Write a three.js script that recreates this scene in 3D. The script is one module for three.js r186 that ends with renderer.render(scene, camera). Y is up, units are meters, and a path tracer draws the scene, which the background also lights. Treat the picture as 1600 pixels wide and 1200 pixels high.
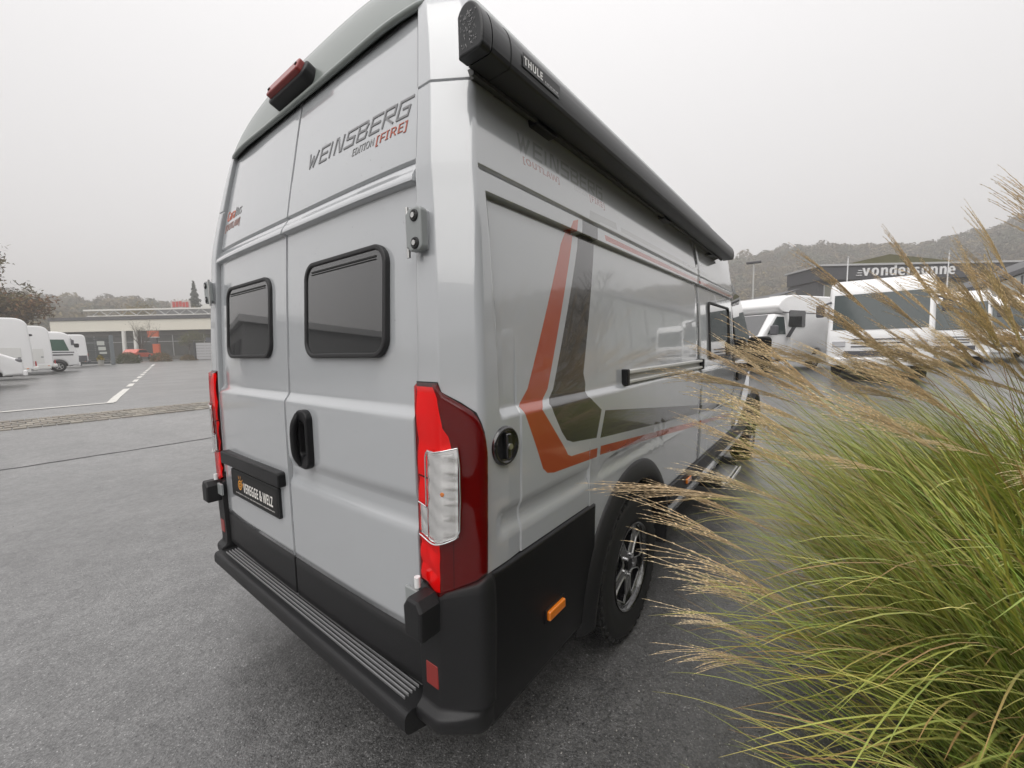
import * as THREE from 'three';
import { mergeGeometries, mergeVertices, toCreasedNormals } from 'three/addons/utils/BufferGeometryUtils.js';
import { RoundedBoxGeometry } from 'three/addons/geometries/RoundedBoxGeometry.js';
import { FontLoader } from 'three/addons/loaders/FontLoader.js';
import { TextGeometry } from 'three/addons/geometries/TextGeometry.js';

// ---------------------------------------------------------------- camera, sky, light
const scene = new THREE.Scene();
const camera = new THREE.PerspectiveCamera(86.84, 4 / 3, 0.05, 3000);
camera.rotation.order = 'YXZ';
camera.position.set(1.7138, 1.4567, 0.7302);
camera.rotation.set(-0.0881, 0.6632, -0.0208);

const renderer = new THREE.WebGLRenderer({ antialias: true });
renderer.toneMapping = THREE.LinearToneMapping;
renderer.toneMappingExposure = 1.4;
renderer.shadowMap.enabled = true;

// overcast sky: even grey cloud that brightens steadily towards the zenith
{
  const w = 256, h = 128, d = new Float32Array(w * h * 4);
  for (let j = 0; j < h; j++) {
    const el = ((j + 0.5) / h - 0.5) * Math.PI, s = Math.max(0, Math.sin(el));
    for (let i = 0; i < w; i++) {
      const L = 0.66 + 0.06 * s + 0.52 * s * s * s, k = (j * w + i) * 4;
      d[k] = L * 1.0; d[k + 1] = L * 0.984; d[k + 2] = L * 0.99; d[k + 3] = 1;
    }
  }
  const t = new THREE.DataTexture(d, w, h, THREE.RGBAFormat, THREE.FloatType);
  t.mapping = THREE.EquirectangularReflectionMapping; t.magFilter = t.minFilter = THREE.LinearFilter; t.needsUpdate = true;
  scene.background = t; scene.environment = t;
}
const sun = new THREE.DirectionalLight(0xfffcf8, 1.5);
sun.position.set(15, 38, 27); sun.target.position.set(0, 0, -3);
sun.castShadow = true; sun.shadow.radius = 120; sun.shadow.mapSize.set(2048, 2048);
Object.assign(sun.shadow.camera, { left: -45, right: 45, top: 45, bottom: -45, near: 1, far: 140 });
scene.add(sun, sun.target);
scene.fog = new THREE.FogExp2(0xd8d6d4, 0.0028);

// ---------------------------------------------------------------- helpers
let seed = 7;
const rnd = () => { seed |= 0; seed = seed + 0x6D2B79F5 | 0; let t = Math.imul(seed ^ seed >>> 15, 1 | seed); t = t + Math.imul(t ^ t >>> 7, 61 | t) ^ t; return ((t ^ t >>> 14) >>> 0) / 4294967296; };
const rr = (a, b) => a + (b - a) * rnd();
const clamp = (x, a = 0, b = 1) => Math.min(b, Math.max(a, x));
const sm = (a, b, x) => { const t = clamp((x - a) / (b - a)); return t * t * (3 - 2 * t); };
const lerp = (a, b, t) => a + (b - a) * t;
const V3 = (x, y, z) => new THREE.Vector3(x, y, z);
const used = {};
const numbered = n => { const k = used[n] = (used[n] ?? -1) + 1; return k ? `${n}_${String(k).padStart(3, '0')}` : n; };
function shade(o) { o.castShadow = o.receiveShadow = true; return o; }
function part(name, geo, mat, parent) { const m = shade(new THREE.Mesh(Array.isArray(geo) ? mergeGeometries(geo.map(g => plain(g))) : geo, mat)); m.name = name; parent.add(m); return m; }
function plain(g) { const n = g.index ? g.toNonIndexed() : g.clone(); for (const k of Object.keys(n.attributes)) if (!['position', 'normal', 'uv'].includes(k)) n.deleteAttribute(k); n.morphAttributes = {}; return n; }
function tag(o, label, category, group, kind) { if (label) o.userData.label = label; if (category) o.userData.category = category; if (group) o.userData.group = group; if (kind) o.userData.kind = kind; return o; }
function thing(name, label, category, pos = [0, 0, 0], turn = 0, group) { const o = new THREE.Group(); o.name = numbered(name); o.position.set(...pos); o.rotation.y = turn; scene.add(o); return tag(o, label, category, group); }
function struct(name, geo, mat) { const m = part(numbered(name), geo, mat, scene); m.userData.kind = 'structure'; return m; }
const box = (w, h, d, x = 0, y = 0, z = 0) => new THREE.BoxGeometry(w, h, d).translate(x, y, z);
const rbox = (w, h, d, x = 0, y = 0, z = 0, r = 0.01, s = 2) => new RoundedBoxGeometry(w, h, d, s, Math.min(r, w / 2.05, h / 2.05, d / 2.05)).translate(x, y, z);
function bar(a, b, r, sides = 8) { const A = V3(...a), B = V3(...b), L = A.distanceTo(B); const g = new THREE.CylinderGeometry(r, r, L, sides); g.applyQuaternion(new THREE.Quaternion().setFromUnitVectors(V3(0, 1, 0), B.clone().sub(A).normalize())); return g.translate(...A.add(B).multiplyScalar(0.5).toArray()); }
function rrShape(x0, y0, x1, y1, r, cls = THREE.Shape) { const s = new cls(); s.moveTo(x0 + r, y0); s.lineTo(x1 - r, y0); s.absarc(x1 - r, y0 + r, r, -Math.PI / 2, 0); s.lineTo(x1, y1 - r); s.absarc(x1 - r, y1 - r, r, 0, Math.PI / 2); s.lineTo(x0 + r, y1); s.absarc(x0 + r, y1 - r, r, Math.PI / 2, Math.PI); s.lineTo(x0, y0 + r); s.absarc(x0 + r, y0 + r, r, Math.PI, Math.PI * 1.5); return s; }
const ext = (shape, depth, bevel = 0, seg = 2, curve = 10) => new THREE.ExtrudeGeometry(shape, { depth, bevelEnabled: bevel > 0, bevelSize: bevel, bevelThickness: bevel, bevelOffset: -bevel, bevelSegments: seg, curveSegments: curve });
function table(pts) { return x => { if (x <= pts[0][0]) return pts[0][1]; for (let i = 1; i < pts.length; i++) if (x <= pts[i][0]) { const [a, A] = pts[i - 1], [b, B] = pts[i]; return lerp(A, B, (x - a) / (b - a)); } return pts[pts.length - 1][1]; }; }
function spline(pts) { // Catmull-Rom through a table of (x, value)
  return x => {
    const n = pts.length; if (x <= pts[0][0]) return pts[0][1]; if (x >= pts[n - 1][0]) return pts[n - 1][1];
    let i = 1; while (pts[i][0] < x) i++;
    const [x1, y1] = pts[i - 1], [x2, y2] = pts[i], t = (x - x1) / (x2 - x1);
    const m1 = i > 1 ? (y2 - pts[i - 2][1]) / (x2 - pts[i - 2][0]) : (y2 - y1) / (x2 - x1), m2 = i < n - 1 ? (pts[i + 1][1] - y1) / (pts[i + 1][0] - x1) : (y2 - y1) / (x2 - x1), h = x2 - x1;
    const t2 = t * t, t3 = t2 * t; return (2 * t3 - 3 * t2 + 1) * y1 + (t3 - 2 * t2 + t) * h * m1 + (-2 * t3 + 3 * t2) * y2 + (t3 - t2) * h * m2;
  };
}
function coords(a, b, step, marks = []) { // grid lines from a to b, with extra ones wherever the surface has relief
  const s = new Set(); const n = Math.max(1, Math.round(Math.abs(b - a) / step));
  for (let i = 0; i <= n; i++) s.add(+lerp(a, b, i / n).toFixed(5));
  for (const [p, w, m = 2] of marks) for (let i = -m; i <= m; i++) { const v = p + i * w; if ((v - a) * (v - b) < 0) s.add(+v.toFixed(5)); }
  const r = [...s].sort((p, q) => a < b ? p - q : q - p); const out = [r[0]];
  for (const v of r) if (Math.abs(v - out[out.length - 1]) > 0.0006) out.push(v);
  if (out[out.length - 1] !== r[r.length - 1]) out[out.length - 1] = r[r.length - 1];
  return out;
}
function grid(us, vs, fn, flip = false, uvf) { // fn(u, v) -> [x, y, z]
  const p = [], uv = [], ix = [], W = us.length, H = vs.length;
  for (let j = 0; j < H; j++) for (let i = 0; i < W; i++) { const q = fn(us[i], vs[j], i, j); p.push(...q); uv.push(...(uvf ? uvf(q, us[i], vs[j]) : [us[i], vs[j]])); }
  for (let j = 0; j < H - 1; j++) for (let i = 0; i < W - 1; i++) { const a = j * W + i, b = a + 1, c = a + W, d = c + 1; flip ? ix.push(a, c, b, b, c, d) : ix.push(a, b, c, b, d, c); }
  const g = new THREE.BufferGeometry(); g.setAttribute('position', new THREE.Float32BufferAttribute(p, 3)); g.setAttribute('uv', new THREE.Float32BufferAttribute(uv, 2)); g.setIndex(ix); g.computeVertexNormals(); return g;
}
const mirrorX = g => { const n = g.clone(); n.scale(-1, 1, 1); if (n.index) { const a = n.index.array; for (let i = 0; i < a.length; i += 3) { const t = a[i]; a[i] = a[i + 1]; a[i + 1] = t; } } else for (const k of Object.keys(n.attributes)) { const at = n.attributes[k], s = at.itemSize; for (let i = 0; i < at.count; i += 3) for (let c = 0; c < s; c++) { const t = at.array[i * s + c]; at.array[i * s + c] = at.array[(i + 1) * s + c]; at.array[(i + 1) * s + c] = t; } } n.computeVertexNormals(); return n; };
// tileable value noise
function vnoise(n, s) { const g = new Float32Array(n * n); let k = s; for (let i = 0; i < n * n; i++) { k = (k * 1664525 + 1013904223) >>> 0; g[i] = k / 4294967296; } return (u, v) => { u = (u - Math.floor(u)) * n; v = (v - Math.floor(v)) * n; const i = Math.floor(u), j = Math.floor(v), a = u - i, b = v - j, f = a * a * (3 - 2 * a), e = b * b * (3 - 2 * b), i1 = (i + 1) % n, j1 = (j + 1) % n; return lerp(lerp(g[j * n + i], g[j * n + i1], f), lerp(g[j1 * n + i], g[j1 * n + i1], f), e); }; }
function dataTex(n, fn, srgb, rep = 1) { const d = new Uint8Array(n * n * 4); for (let j = 0; j < n; j++) for (let i = 0; i < n; i++) { const c = fn(i / n, j / n, i, j), k = (j * n + i) * 4; d[k] = clamp(c[0]) * 255; d[k + 1] = clamp(c[1]) * 255; d[k + 2] = clamp(c[2]) * 255; d[k + 3] = 255; } const t = new THREE.DataTexture(d, n, n); t.wrapS = t.wrapT = THREE.RepeatWrapping; t.magFilter = THREE.LinearFilter; t.minFilter = THREE.LinearMipmapLinearFilter; t.generateMipmaps = true; if (srgb) t.colorSpace = THREE.SRGBColorSpace; t.repeat.set(rep, rep); t.needsUpdate = true; return t; }
const lin = (r, g, b) => new THREE.Color().setRGB(r, g, b);
const std = (c, rough, metal = 0, extra = {}) => new THREE.MeshStandardMaterial({ color: c, roughness: rough, metalness: metal, ...extra });
const phy = (c, rough, extra = {}) => new THREE.MeshPhysicalMaterial({ color: c, roughness: rough, ...extra });

// ---------------------------------------------------------------- materials
const n8 = vnoise(8, 11), n32 = vnoise(32, 5), n128 = vnoise(128, 3), n256 = vnoise(256, 21), n512 = vnoise(512, 77);
const PAINT = '#b0b3b6';
const fineBump = dataTex(512, (u, v) => { const a = 0.5 * n256(u, v) + 0.5 * n512(u, v); return [a, a, a]; });
const M = {
  paint: phy(PAINT, 0.16, { clearcoat: 1, clearcoatRoughness: 0.02, ior: 1.8 }),
  roof: phy('#7f8682', 0.4, { clearcoat: 0.5, clearcoatRoughness: 0.15 }),
  hinge: phy('#8f9393', 0.5, { clearcoat: 0.4, clearcoatRoughness: 0.2 }),
  plastic: std(lin(0.01, 0.01, 0.011), 0.52, 0, { bumpMap: fineBump, bumpScale: 0.0004 }),
  cladding: phy(lin(0.008, 0.008, 0.009), 0.4, { specularIntensity: 0.6 }),
  rubber: std(lin(0.018, 0.018, 0.019), 0.55),
  tyre: std(lin(0.014, 0.014, 0.014), 0.7),
  glass: phy(lin(0.02, 0.021, 0.022), 0.03, { ior: 1.95, clearcoat: 0.6, clearcoatRoughness: 0.02 }),
  alu: std(lin(0.62, 0.62, 0.61), 0.3, 0.9),
  chrome: std(lin(0.75, 0.75, 0.75), 0.12, 1),
  gloss: phy(lin(0.01, 0.01, 0.011), 0.15, { clearcoat: 1, clearcoatRoughness: 0.03 }),
  awning: std(lin(0.016, 0.017, 0.018), 0.36, 0.1),
  lens: phy(lin(0.95, 0.03, 0.03), 0.04, { transmission: 1, thickness: 0, ior: 1.45 }),
  lensBack: std(lin(0.95, 0.7, 0.7), 0.3, 0.1),
  lensDark: std(lin(0.1, 0.012, 0.012), 0.35),
  clearLens: phy(lin(0.95, 0.95, 0.95), 0.03, { transmission: 1, thickness: 0, ior: 1.45 }),
  reflector: std(lin(0.88, 0.88, 0.87), 0.16, 0.75),
  amber: phy(lin(0.75, 0.2, 0.01), 0.15, { clearcoat: 1 }),
  redPlastic: phy(lin(0.27, 0.025, 0.02), 0.35, { clearcoat: 0.2 }),
  white: phy(lin(0.8, 0.8, 0.8), 0.35, { clearcoat: 0.5, clearcoatRoughness: 0.1 }),
  black: std(lin(0.012, 0.012, 0.012), 0.7),
};
const glassBump = M.glass;

// ---------------------------------------------------------------- ground
const G = (x, z) => { const d = Math.hypot(x, Math.max(0, -5 - z, z)); return 0.4 * sm(3, 13, d) + 0.005 * Math.max(0, Math.min(d, 90) - 18); };
function asphaltMap(n, base, warm, sd) {
  const a = vnoise(n / 2, sd), b = vnoise(n / 4, sd + 1), c = vnoise(64, sd + 2), e = vnoise(16, sd + 3);
  return dataTex(n, (u, v) => {
    const s = a(u, v), t = b(u, v); let L = base * (0.62 + 0.4 * s + 0.36 * t + 0.16 * (c(u, v) - 0.5) + 0.16 * (e(u, v) - 0.5));
    if (s > 0.955) L += 0.4 * (t + 0.2); if (t < 0.06) L *= 0.55;
    return [L * (1 + warm), L, L * (1 - warm)];
  }, true);
}
const asphBump = dataTex(1024, (() => { const a = vnoise(512, 91), b = vnoise(256, 92), c = vnoise(64, 93); return (u, v) => { const L = 0.45 * a(u, v) + 0.4 * b(u, v) + 0.15 * c(u, v); return [L, L, L]; }; })());
const asphRough = dataTex(512, (() => { const a = vnoise(256, 191), b = vnoise(8, 192), c = vnoise(32, 193); return (u, v) => { const L = 0.2 + 0.22 * a(u, v) + 0.3 * (0.6 * b(u, v) + 0.4 * c(u, v)); return [0, L, 0]; }; })());
function asphalt(base, warm, sd) { const m = asphaltMap(1024, base, warm, sd); m.repeat.set(0.55, 0.55); const bm = asphBump.clone(); bm.repeat.set(0.7, 0.7); bm.needsUpdate = true; const rm = asphRough.clone(); rm.repeat.set(0.13, 0.13); rm.needsUpdate = true; return phy(0xffffff, 1, { map: m, bumpMap: bm, bumpScale: 0.0035, roughnessMap: rm, vertexColors: true, clearcoat: 1, clearcoatRoughness: 0.3 }); }
const asphNear = asphalt(0.385, 0.004, 31), asphFar = asphalt(0.39, 0.008, 61);
function sheet(xs, zs, lift, tone) { // a sheet that follows the ground; vertex colours hold worn and stained patches
  const g = grid(xs, zs, (x, z) => [x, G(x, z) + lift, z], true, q => [q[0], q[2]]);
  const p = g.attributes.position, c = new Float32Array(p.count * 3);
  for (let i = 0; i < p.count; i++) { const x = p.getX(i), z = p.getZ(i); let L = 0.78 + 0.5 * n32(x / 55 + 0.3, z / 55) * n8(x / 23, z / 23 + 0.4) + 0.24 * (n128(x / 60, z / 34) - 0.5) + 0.16 * (n256(x / 40, z / 40) - 0.5); L *= tone; c[i * 3] = L; c[i * 3 + 1] = L; c[i * 3 + 2] = L; }
  g.setAttribute('color', new THREE.BufferAttribute(c, 3)); return g;
}
const far = [-900, -600, -400, -300, -220, -160, -120];
struct('ground', sheet([...far, ...coords(-95, 95, 1), ...far.map(v => -v).reverse()], [...far, ...coords(-95, 95, 1), ...far.map(v => -v).reverse()], -0.006, 0.9), asphFar);
struct('forecourt', sheet(coords(-6.2, 14, 0.2), coords(-24, 16, 0.25), 0, 1.0), asphNear);
struct('driveway', sheet(coords(-9.05, -6.215, 0.2), coords(-30, 16, 0.25), -0.002, 0.93), asphFar);
// tarred joint where the two asphalt surfaces meet
{
  const zs = coords(-24, 16, 0.12);
  struct('asphalt_joint', grid([0, 1], zs, (u, z) => { const x = -6.207 + (u - 0.5) * (0.025 + 0.03 * n128(z / 9, 0.2)) + 0.05 * (n128(z / 14, 0.7) - 0.5); return [x, G(x, z) + 0.003, z]; }, true), std(lin(0.05, 0.05, 0.05), 0.6));
}
// strip of tan paving blocks across the drive
{
  const bed = struct('paving_strip', sheet(coords(-10.16, -9.06, 0.11), coords(-14, 8, 0.2), -0.004, 0.5), asphFar);
  const mats = [[0.27, 0.245, 0.21], [0.24, 0.215, 0.185], [0.3, 0.275, 0.235], [0.215, 0.2, 0.175]].map(c => std(lin(...c), 0.7, 0, { bumpMap: fineBump, bumpScale: 0.002 }));
  const gs = [0, 1, 2].map(i => rbox(0.2, 0.05, 0.153 + i * 0.003, 0, 0, 0, 0.008, 1));
  for (let r = 0; r < 5; r++) for (let k = 0; k < 58; k++) {
    const x = -9.18 - r * 0.215, z = 3.2 - k * 0.168 - (r % 2) * 0.08, m = part('paving_block', gs[Math.floor(rnd() * 3)], mats[Math.floor(rnd() * 4)], bed);
    m.position.set(x, G(x, z) - 0.016 + rr(-0.003, 0.004), z); m.rotation.set(rr(-0.01, 0.01), rr(-0.02, 0.02), rr(-0.01, 0.01));
  }
}
// painted lines
{
  const wp = std(lin(0.62, 0.61, 0.57), 0.6, 0, { bumpMap: fineBump, bumpScale: 0.002 });
  const line = (x0, z0, x1, z1, w) => { const n = 24, L = Math.hypot(x1 - x0, z1 - z0), nx = -(z1 - z0) / L * w / 2, nz = (x1 - x0) / L * w / 2; return grid(coords(0, 1, 1 / n), [-1, 1], (t, s) => { const x = lerp(x0, x1, t) + nx * s, z = lerp(z0, z1, t) + nz * s; return [x, G(x, z) + 0.002, z]; }, true); };
  const lm = (a, b, c, d, w, n = 'road_marking') => struct(n, line(a, b, c, d, w), wp);
  lm(-11.55, 6, -11.55, -0.98, 0.14); lm(-11.62, -0.95, -16.3, -1.93, 0.16);
  const dx = -33, dz = -6.9, L = Math.hypot(dx, dz);
  for (let k = 0; k < 9; k++) { const a = 0.9 + k * 3.1, b = a + 1.9; lm(-16.6 + dx / L * a, -1.98 + dz / L * a, -16.6 + dx / L * b, -1.98 + dz / L * b, 0.16); }
  lm(-45.5, -8.0, -52, -9.4, 0.2);
}

// ---------------------------------------------------------------- the grey camper van (rear door plane z = 0, nose towards -z)
const van = thing('camper_van', 'light grey high-roof camper van with orange and black side stripes and black awning', 'camper van');
const zr = spline([[0.2, 0], [1.2, 0], [1.6, -0.014], [1.88, -0.031], [1.97, -0.037], [2.2, -0.078], [2.45, -0.128], [2.6, -0.17]]);   // lean of the rear
const xd = spline([[0.3, 0.8], [1.5, 0.8], [1.97, 0.793], [2.2, 0.766], [2.46, 0.722]]);                                             // door edge
const Xs = spline([[0.25, 0.955], [0.45, 0.975], [0.8, 0.986], [1.0, 0.993], [1.25, 0.998], [1.5, 0.992], [1.75, 0.979], [1.93, 0.963], [2.05, 0.948], [2.2, 0.922], [2.32, 0.896], [2.42, 0.866], [2.46, 0.852]]); // half width
const PROUD = 0.008;
// plan path round the rear corner: k in [-2,-1] rear face, [-1,0] arc, k > 0 metres forward along the side
const qb = (p, c, q, t) => [(1 - t) * (1 - t) * p[0] + 2 * t * (1 - t) * c[0] + t * t * q[0], (1 - t) * (1 - t) * p[1] + 2 * t * (1 - t) * c[1] + t * t * q[1]];
function cornerPlan(a, X, w, d) { // chamfered pillar: rear face, crisp edge, slanted face, soft edge, side
  const P0 = [X - w, 0], P1 = [X - w + 0.011, -0.004], P2 = [X - 0.014, -d + 0.026], P3 = [X, -d];
  if (a < 0.3) return qb(P0, [X - w + 0.006, 0], P1, a / 0.3); if (a < 0.65) { const t = (a - 0.3) / 0.35; return [lerp(P1[0], P2[0], t), lerp(P1[1], P2[1], t)]; } return qb(P2, [X, -d + 0.017], P3, (a - 0.65) / 0.35);
}
function hull(k, y, off = 0) {
  const X = Xs(y), z0 = zr(y) + PROUD, w = Math.min(0.1, X - xd(y) - 0.02), d = 0.08;
  if (k <= -1) { const x = lerp(xd(y) + 0.004, X - w, k + 2); return [x, y, z0 + off]; }
  if (k <= 0) { const a = k + 1, p = cornerPlan(a, X, w, d), e = cornerPlan(Math.min(1, a + 0.02), X, w, d), f = cornerPlan(Math.max(0, a - 0.02), X, w, d), tx = e[0] - f[0], tz = e[1] - f[1], L = Math.hypot(tx, tz); return [p[0] - tz / L * off, y, z0 + p[1] + tx / L * off]; }
  const zc = z0 - d; return [X + off, y, zc - k + (-zc - 0.06) * sm(0, 0.3, k)];   // blends to plain z = -0.06 - k
}
const dent = (y, a, b, w) => sm(a - w, a + w, y) * (1 - sm(b - w, b + w, y));
const groove = (v, p, w) => Math.max(0, 1 - Math.abs(v - p) / w);
function sideRelief(y, z) { // metres inwards
  let d = 0;
  const fwd = sm(-0.126, -0.146, z);
  d += 0.018 * fwd * sm(1.256, 1.292, y) * (1 - sm(1.876, 1.88, y));          // pressed panel between the crease and the rail
  d += 0.012 * fwd * groove(y, 1.873, 0.007);
  d += 0.014 * sm(-0.06, -0.08, z) * groove(y, 1.94, 0.007);
  d += 0.012 * sm(-0.1, -0.15, z) * sm(1.0, 0.965, y) * (1 - sm(0.945, 0.9, y)) ;
  d += 0.006 * groove(z, -0.226, 0.004) * (y < 2.24 ? 1 : 0);
  d += 0.008 * groove(y, 2.185, 0.004) * (z > -0.16 ? 1 : 0);
  return d;
}
const sideUV = q => [-q[2] / 3.75, (q[1] - 0.6) / 1.65];
function sidePoint(k, y) { const q = hull(k, y); if (k > 0) q[0] -= sideRelief(y, q[2]); else if (k > -2.01) { const gr = 0.008 * groove(y, 2.185, 0.004); if (k <= -1) q[2] -= gr; else { const a = (k + 1) * Math.PI / 2; q[0] -= gr * Math.sin(a); q[2] -= gr * Math.cos(a); } } return q; }
const HUB = { y: 0.35, zr: -1.165, zf: -5.15 };
const arch = (z, r = 0.5) => { const d = z - HUB.zr; return Math.abs(d) < r ? HUB.y + 0.01 + Math.sqrt(r * r - d * d) : 0; };
const yMarks = [[1.256, 0.006, 3], [1.292, 0.006, 3], [1.874, 0.002, 6], [1.9, 0.006, 3], [1.94, 0.0035, 3], [2.185, 0.002, 3], [0.98, 0.012, 3], [0.92, 0.012, 3]];
function sidePanel(k0, k1, yLow, yTop, fold = [0, 0]) {
  const ks = coords(k0, k1, k0 < 0 ? 0.09 : 0.05, [[k0, 0.003, 1], [k1, 0.003, 1], [-1, 0.03, 6], [-0.7, 0.03, 8], [-0.35, 0.04, 6], [-0.1, 0.04, 4], [-2, 0.012, 4], [0.075, 0.004, 6], [0.166, 0.002, 3], [0.04, 0.008, 4], [-0.06 - HUB.zr - 0.5, 0.006, 8], [-0.06 - HUB.zr + 0.5, 0.006, 8], [-0.06 - HUB.zr, 0.03, 14]]);
  const ys = coords(yLow(0), yTop, 0.03, yMarks);
  const base = yLow(0);
  return grid(ks, ys, (k, y0, i) => {
    const zz = -0.06 - k, lo = yLow(zz), Y1 = 1.2; let y = y0; if (y0 < Y1 && lo !== base) y = lerp(lo, Y1, (y0 - base) / (Y1 - base));
    const q = sidePoint(k, y);
    if (k <= -1.985) { q[2] -= 0.045; } else if (k < -1.9) { const t = (k + 1.985) / 0.085; q[2] -= 0.02 * (1 - Math.sqrt(1 - (1 - t) * (1 - t))); }
    if (fold[0] && i === 0) q[0] -= 0.018; if (fold[1] && i === ks.length - 1) q[0] -= 0.018;
    return q;
  }, false, sideUV);
}
const sideCanvas = (() => {
  const W = 2048, H = 1024, c = document.createElement('canvas'); c.width = W; c.height = H; const x = c.getContext('2d');
  const X = t => t / 3.75 * W, Y = y => (2.25 - y) / 1.65 * H;
  x.fillStyle = PAINT; x.fillRect(0, 0, W, H);
  const poly = (col, pts) => { x.fillStyle = col; x.beginPath(); pts.forEach((p, i) => i ? x.lineTo(X(p[0]), Y(p[1])) : x.moveTo(X(p[0]), Y(p[1]))); x.closePath(); x.fill(); };
  const up = (t, y, f = 1.042) => [-0.73 + (t + 0.73) * f, 1.457 + (y - 1.457) * f];
  const OR = '#a8492e', DK = '#3a3a3a';
  poly(OR, [up(.556, 1.894), up(.485, 1.805), up(.247, 1.335), [.236, 1.281], [.308, 1.141], [.345, 1.065], [.372, 1.043], [.412, 1.034], [.735, 1.014], [.741, 1.05], [.53, 1.064], [.505, 1.075], [.488, 1.098], [.341, 1.259], up(.356, 1.325), up(.569, 1.842), up(.593, 1.906)]);
  poly(DK, [up(.628, 1.92), up(.601, 1.815), up(.388, 1.32), [.392, 1.27], [.412, 1.235], [.461, 1.165], [.495, 1.13], [.54, 1.114], [.73, 1.094], [.771, 1.202], [.66, 1.268], up(.612, 1.32), up(.598, 1.36), up(.734, 1.839), up(.75, 1.92)]);
  poly(DK, [[.806, 1.194], [.764, 1.087], [2.47, .952], [3.74, .866], [3.74, .88], [2.47, 1.01]]);
  poly(OR, [[.77, 1.052], [.764, 1.016], [2.45, .868], [3.75, .75], [3.75, .775], [2.45, .898]]);
  poly('#a0402a', [up(.807, 1.896), up(.813, 1.876), up(2.17, 1.872), up(3.525, 1.868), up(3.525, 1.886), up(2.168, 1.892)]);
  poly('#9a9c9c', [up(.672, 1.957, 1.06), up(.905, 1.963, 1.06), up(.915, 1.935, 1.06), up(.755, 1.932, 1.06), up(.74, 1.925, 1.06), up(.66, 1.925, 1.06)]);
  poly('#9fa1a1', [up(.951, 1.957, 1.06), up(2.2, 1.957, 1.06), up(3.4, 1.957, 1.06), up(3.4, 1.94, 1.06), up(2.2, 1.938, 1.06), up(.955, 1.936, 1.06)]);
  letters((a, b) => [X(.31 + a * .59), Y(2.062 + b * .05)], (pts) => { x.strokeStyle = '#97999a'; x.lineWidth = 6; x.lineJoin = 'miter'; x.beginPath(); pts.forEach((p, i) => i ? x.lineTo(...p) : x.moveTo(...p)); x.stroke(); });
  const text = (s, t, y, w, h, col, it = '') => { x.save(); x.fillStyle = col; x.font = `${it} bold 40px sans-serif`; x.textBaseline = 'alphabetic'; const m = x.measureText(s).width; x.translate(X(t), Y(y)); x.scale((X(t + w) - X(t)) / m, (Y(y) - Y(y + h)) / 29); x.fillText(s, 0, 0); x.restore(); };
  text('[OUTLAW]', .322, 2.022, .22, .021, '#7d4439');
  text('EDITION', .645, 2.034, .108, .016, '#a2a4a4'); text('[FIRE]', .765, 2.028, .14, .024, '#8a4a40');
  const t = new THREE.CanvasTexture(c); t.colorSpace = THREE.SRGBColorSpace; t.anisotropy = 8; return t;
})();
// stroke lettering shared by the doors and the sides: polylines in a box 1 wide and 1 tall
function letters(map, draw) {
  const sl = 0.022, w = 0.098;   // slant, advance
  const L = [
    [[[0, 1], [.28, 0], [.5, .75], [.72, 0], [1.05, 1]]],
    [[[1, 1], [.12, 1], [.12, 0], [.95, 0]], [[.12, .52], [.9, .52]]],
    [[[.3, 1], [.3, 0]]],
    [[[.1, 0], [.1, 1], [.3, 1], [.75, 0], [.9, 0], [.9, 1]]],
    [[[1, 1], [.1, 1], [.1, .55], [.9, .5], [.9, 0], [0, 0]]],
    [[[0, 1], [.85, 1], [.95, .8], [.8, .52], [.1, .52]], [[.8, .52], [.95, .3], [.9, 0], [.1, 0], [.1, .8]]],
    [[[1, 1], [.12, 1], [.12, 0], [.95, 0]], [[.12, .52], [.9, .52]]],
    [[[.1, 0], [.1, 1], [.95, 1], [.95, .5], [.25, .5], [.95, 0]]],
    [[[1.05, 1], [.1, 1], [.1, 0], [.95, 0], [.95, .52], [.45, .52]]],
  ];
  const adv = [1.25, 1.05, 0.55, 1.12, 1.08, 1.08, 1.05, 1.08, 1.0], tot = adv.reduce((a, b) => a + b) * 1.0;
  let x = 0;
  L.forEach((strokes, i) => { for (const s of strokes) draw(s.map(([a, b]) => map((x + a * 0.9 * (adv[i] < 0.8 ? 0.5 : 1)) / tot + sl * (b - 0.5), b))); x += adv[i]; });
}
const sidePaint = phy(0xffffff, 0.16, { map: sideCanvas, clearcoat: 1, clearcoatRoughness: 0.02, ior: 1.8 });
const DOORK = 2.42 - 0.06, FRONTK = 3.72 - 0.06;
const lowSide = z => { const a = arch(z); if (z > -0.68) return 0.832; if (a) return Math.max(a, 0.615); return 0.615; };
const rightSide = sidePanel(-2, DOORK - 0.003, z => z === 0 ? 0.832 : lowSide(z), 2.46, [0, 1]);
part('side_panel', rightSide, sidePaint, van);
part('side_panel', mirrorX(sidePanel(-2, FRONTK, z => z === 0 ? 0.832 : lowSide(z), 2.46)), M.paint, van);
const slide = part('sliding_door', sidePanel(DOORK + 0.003, FRONTK - 0.003, () => 0.615, 2.3, [1, 1]), sidePaint, van);
part('roof_rail_panel', grid(coords(DOORK, FRONTK, 0.1), coords(2.303, 2.46, 0.02), (k, y) => hull(k, y)), M.paint, van);

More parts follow.
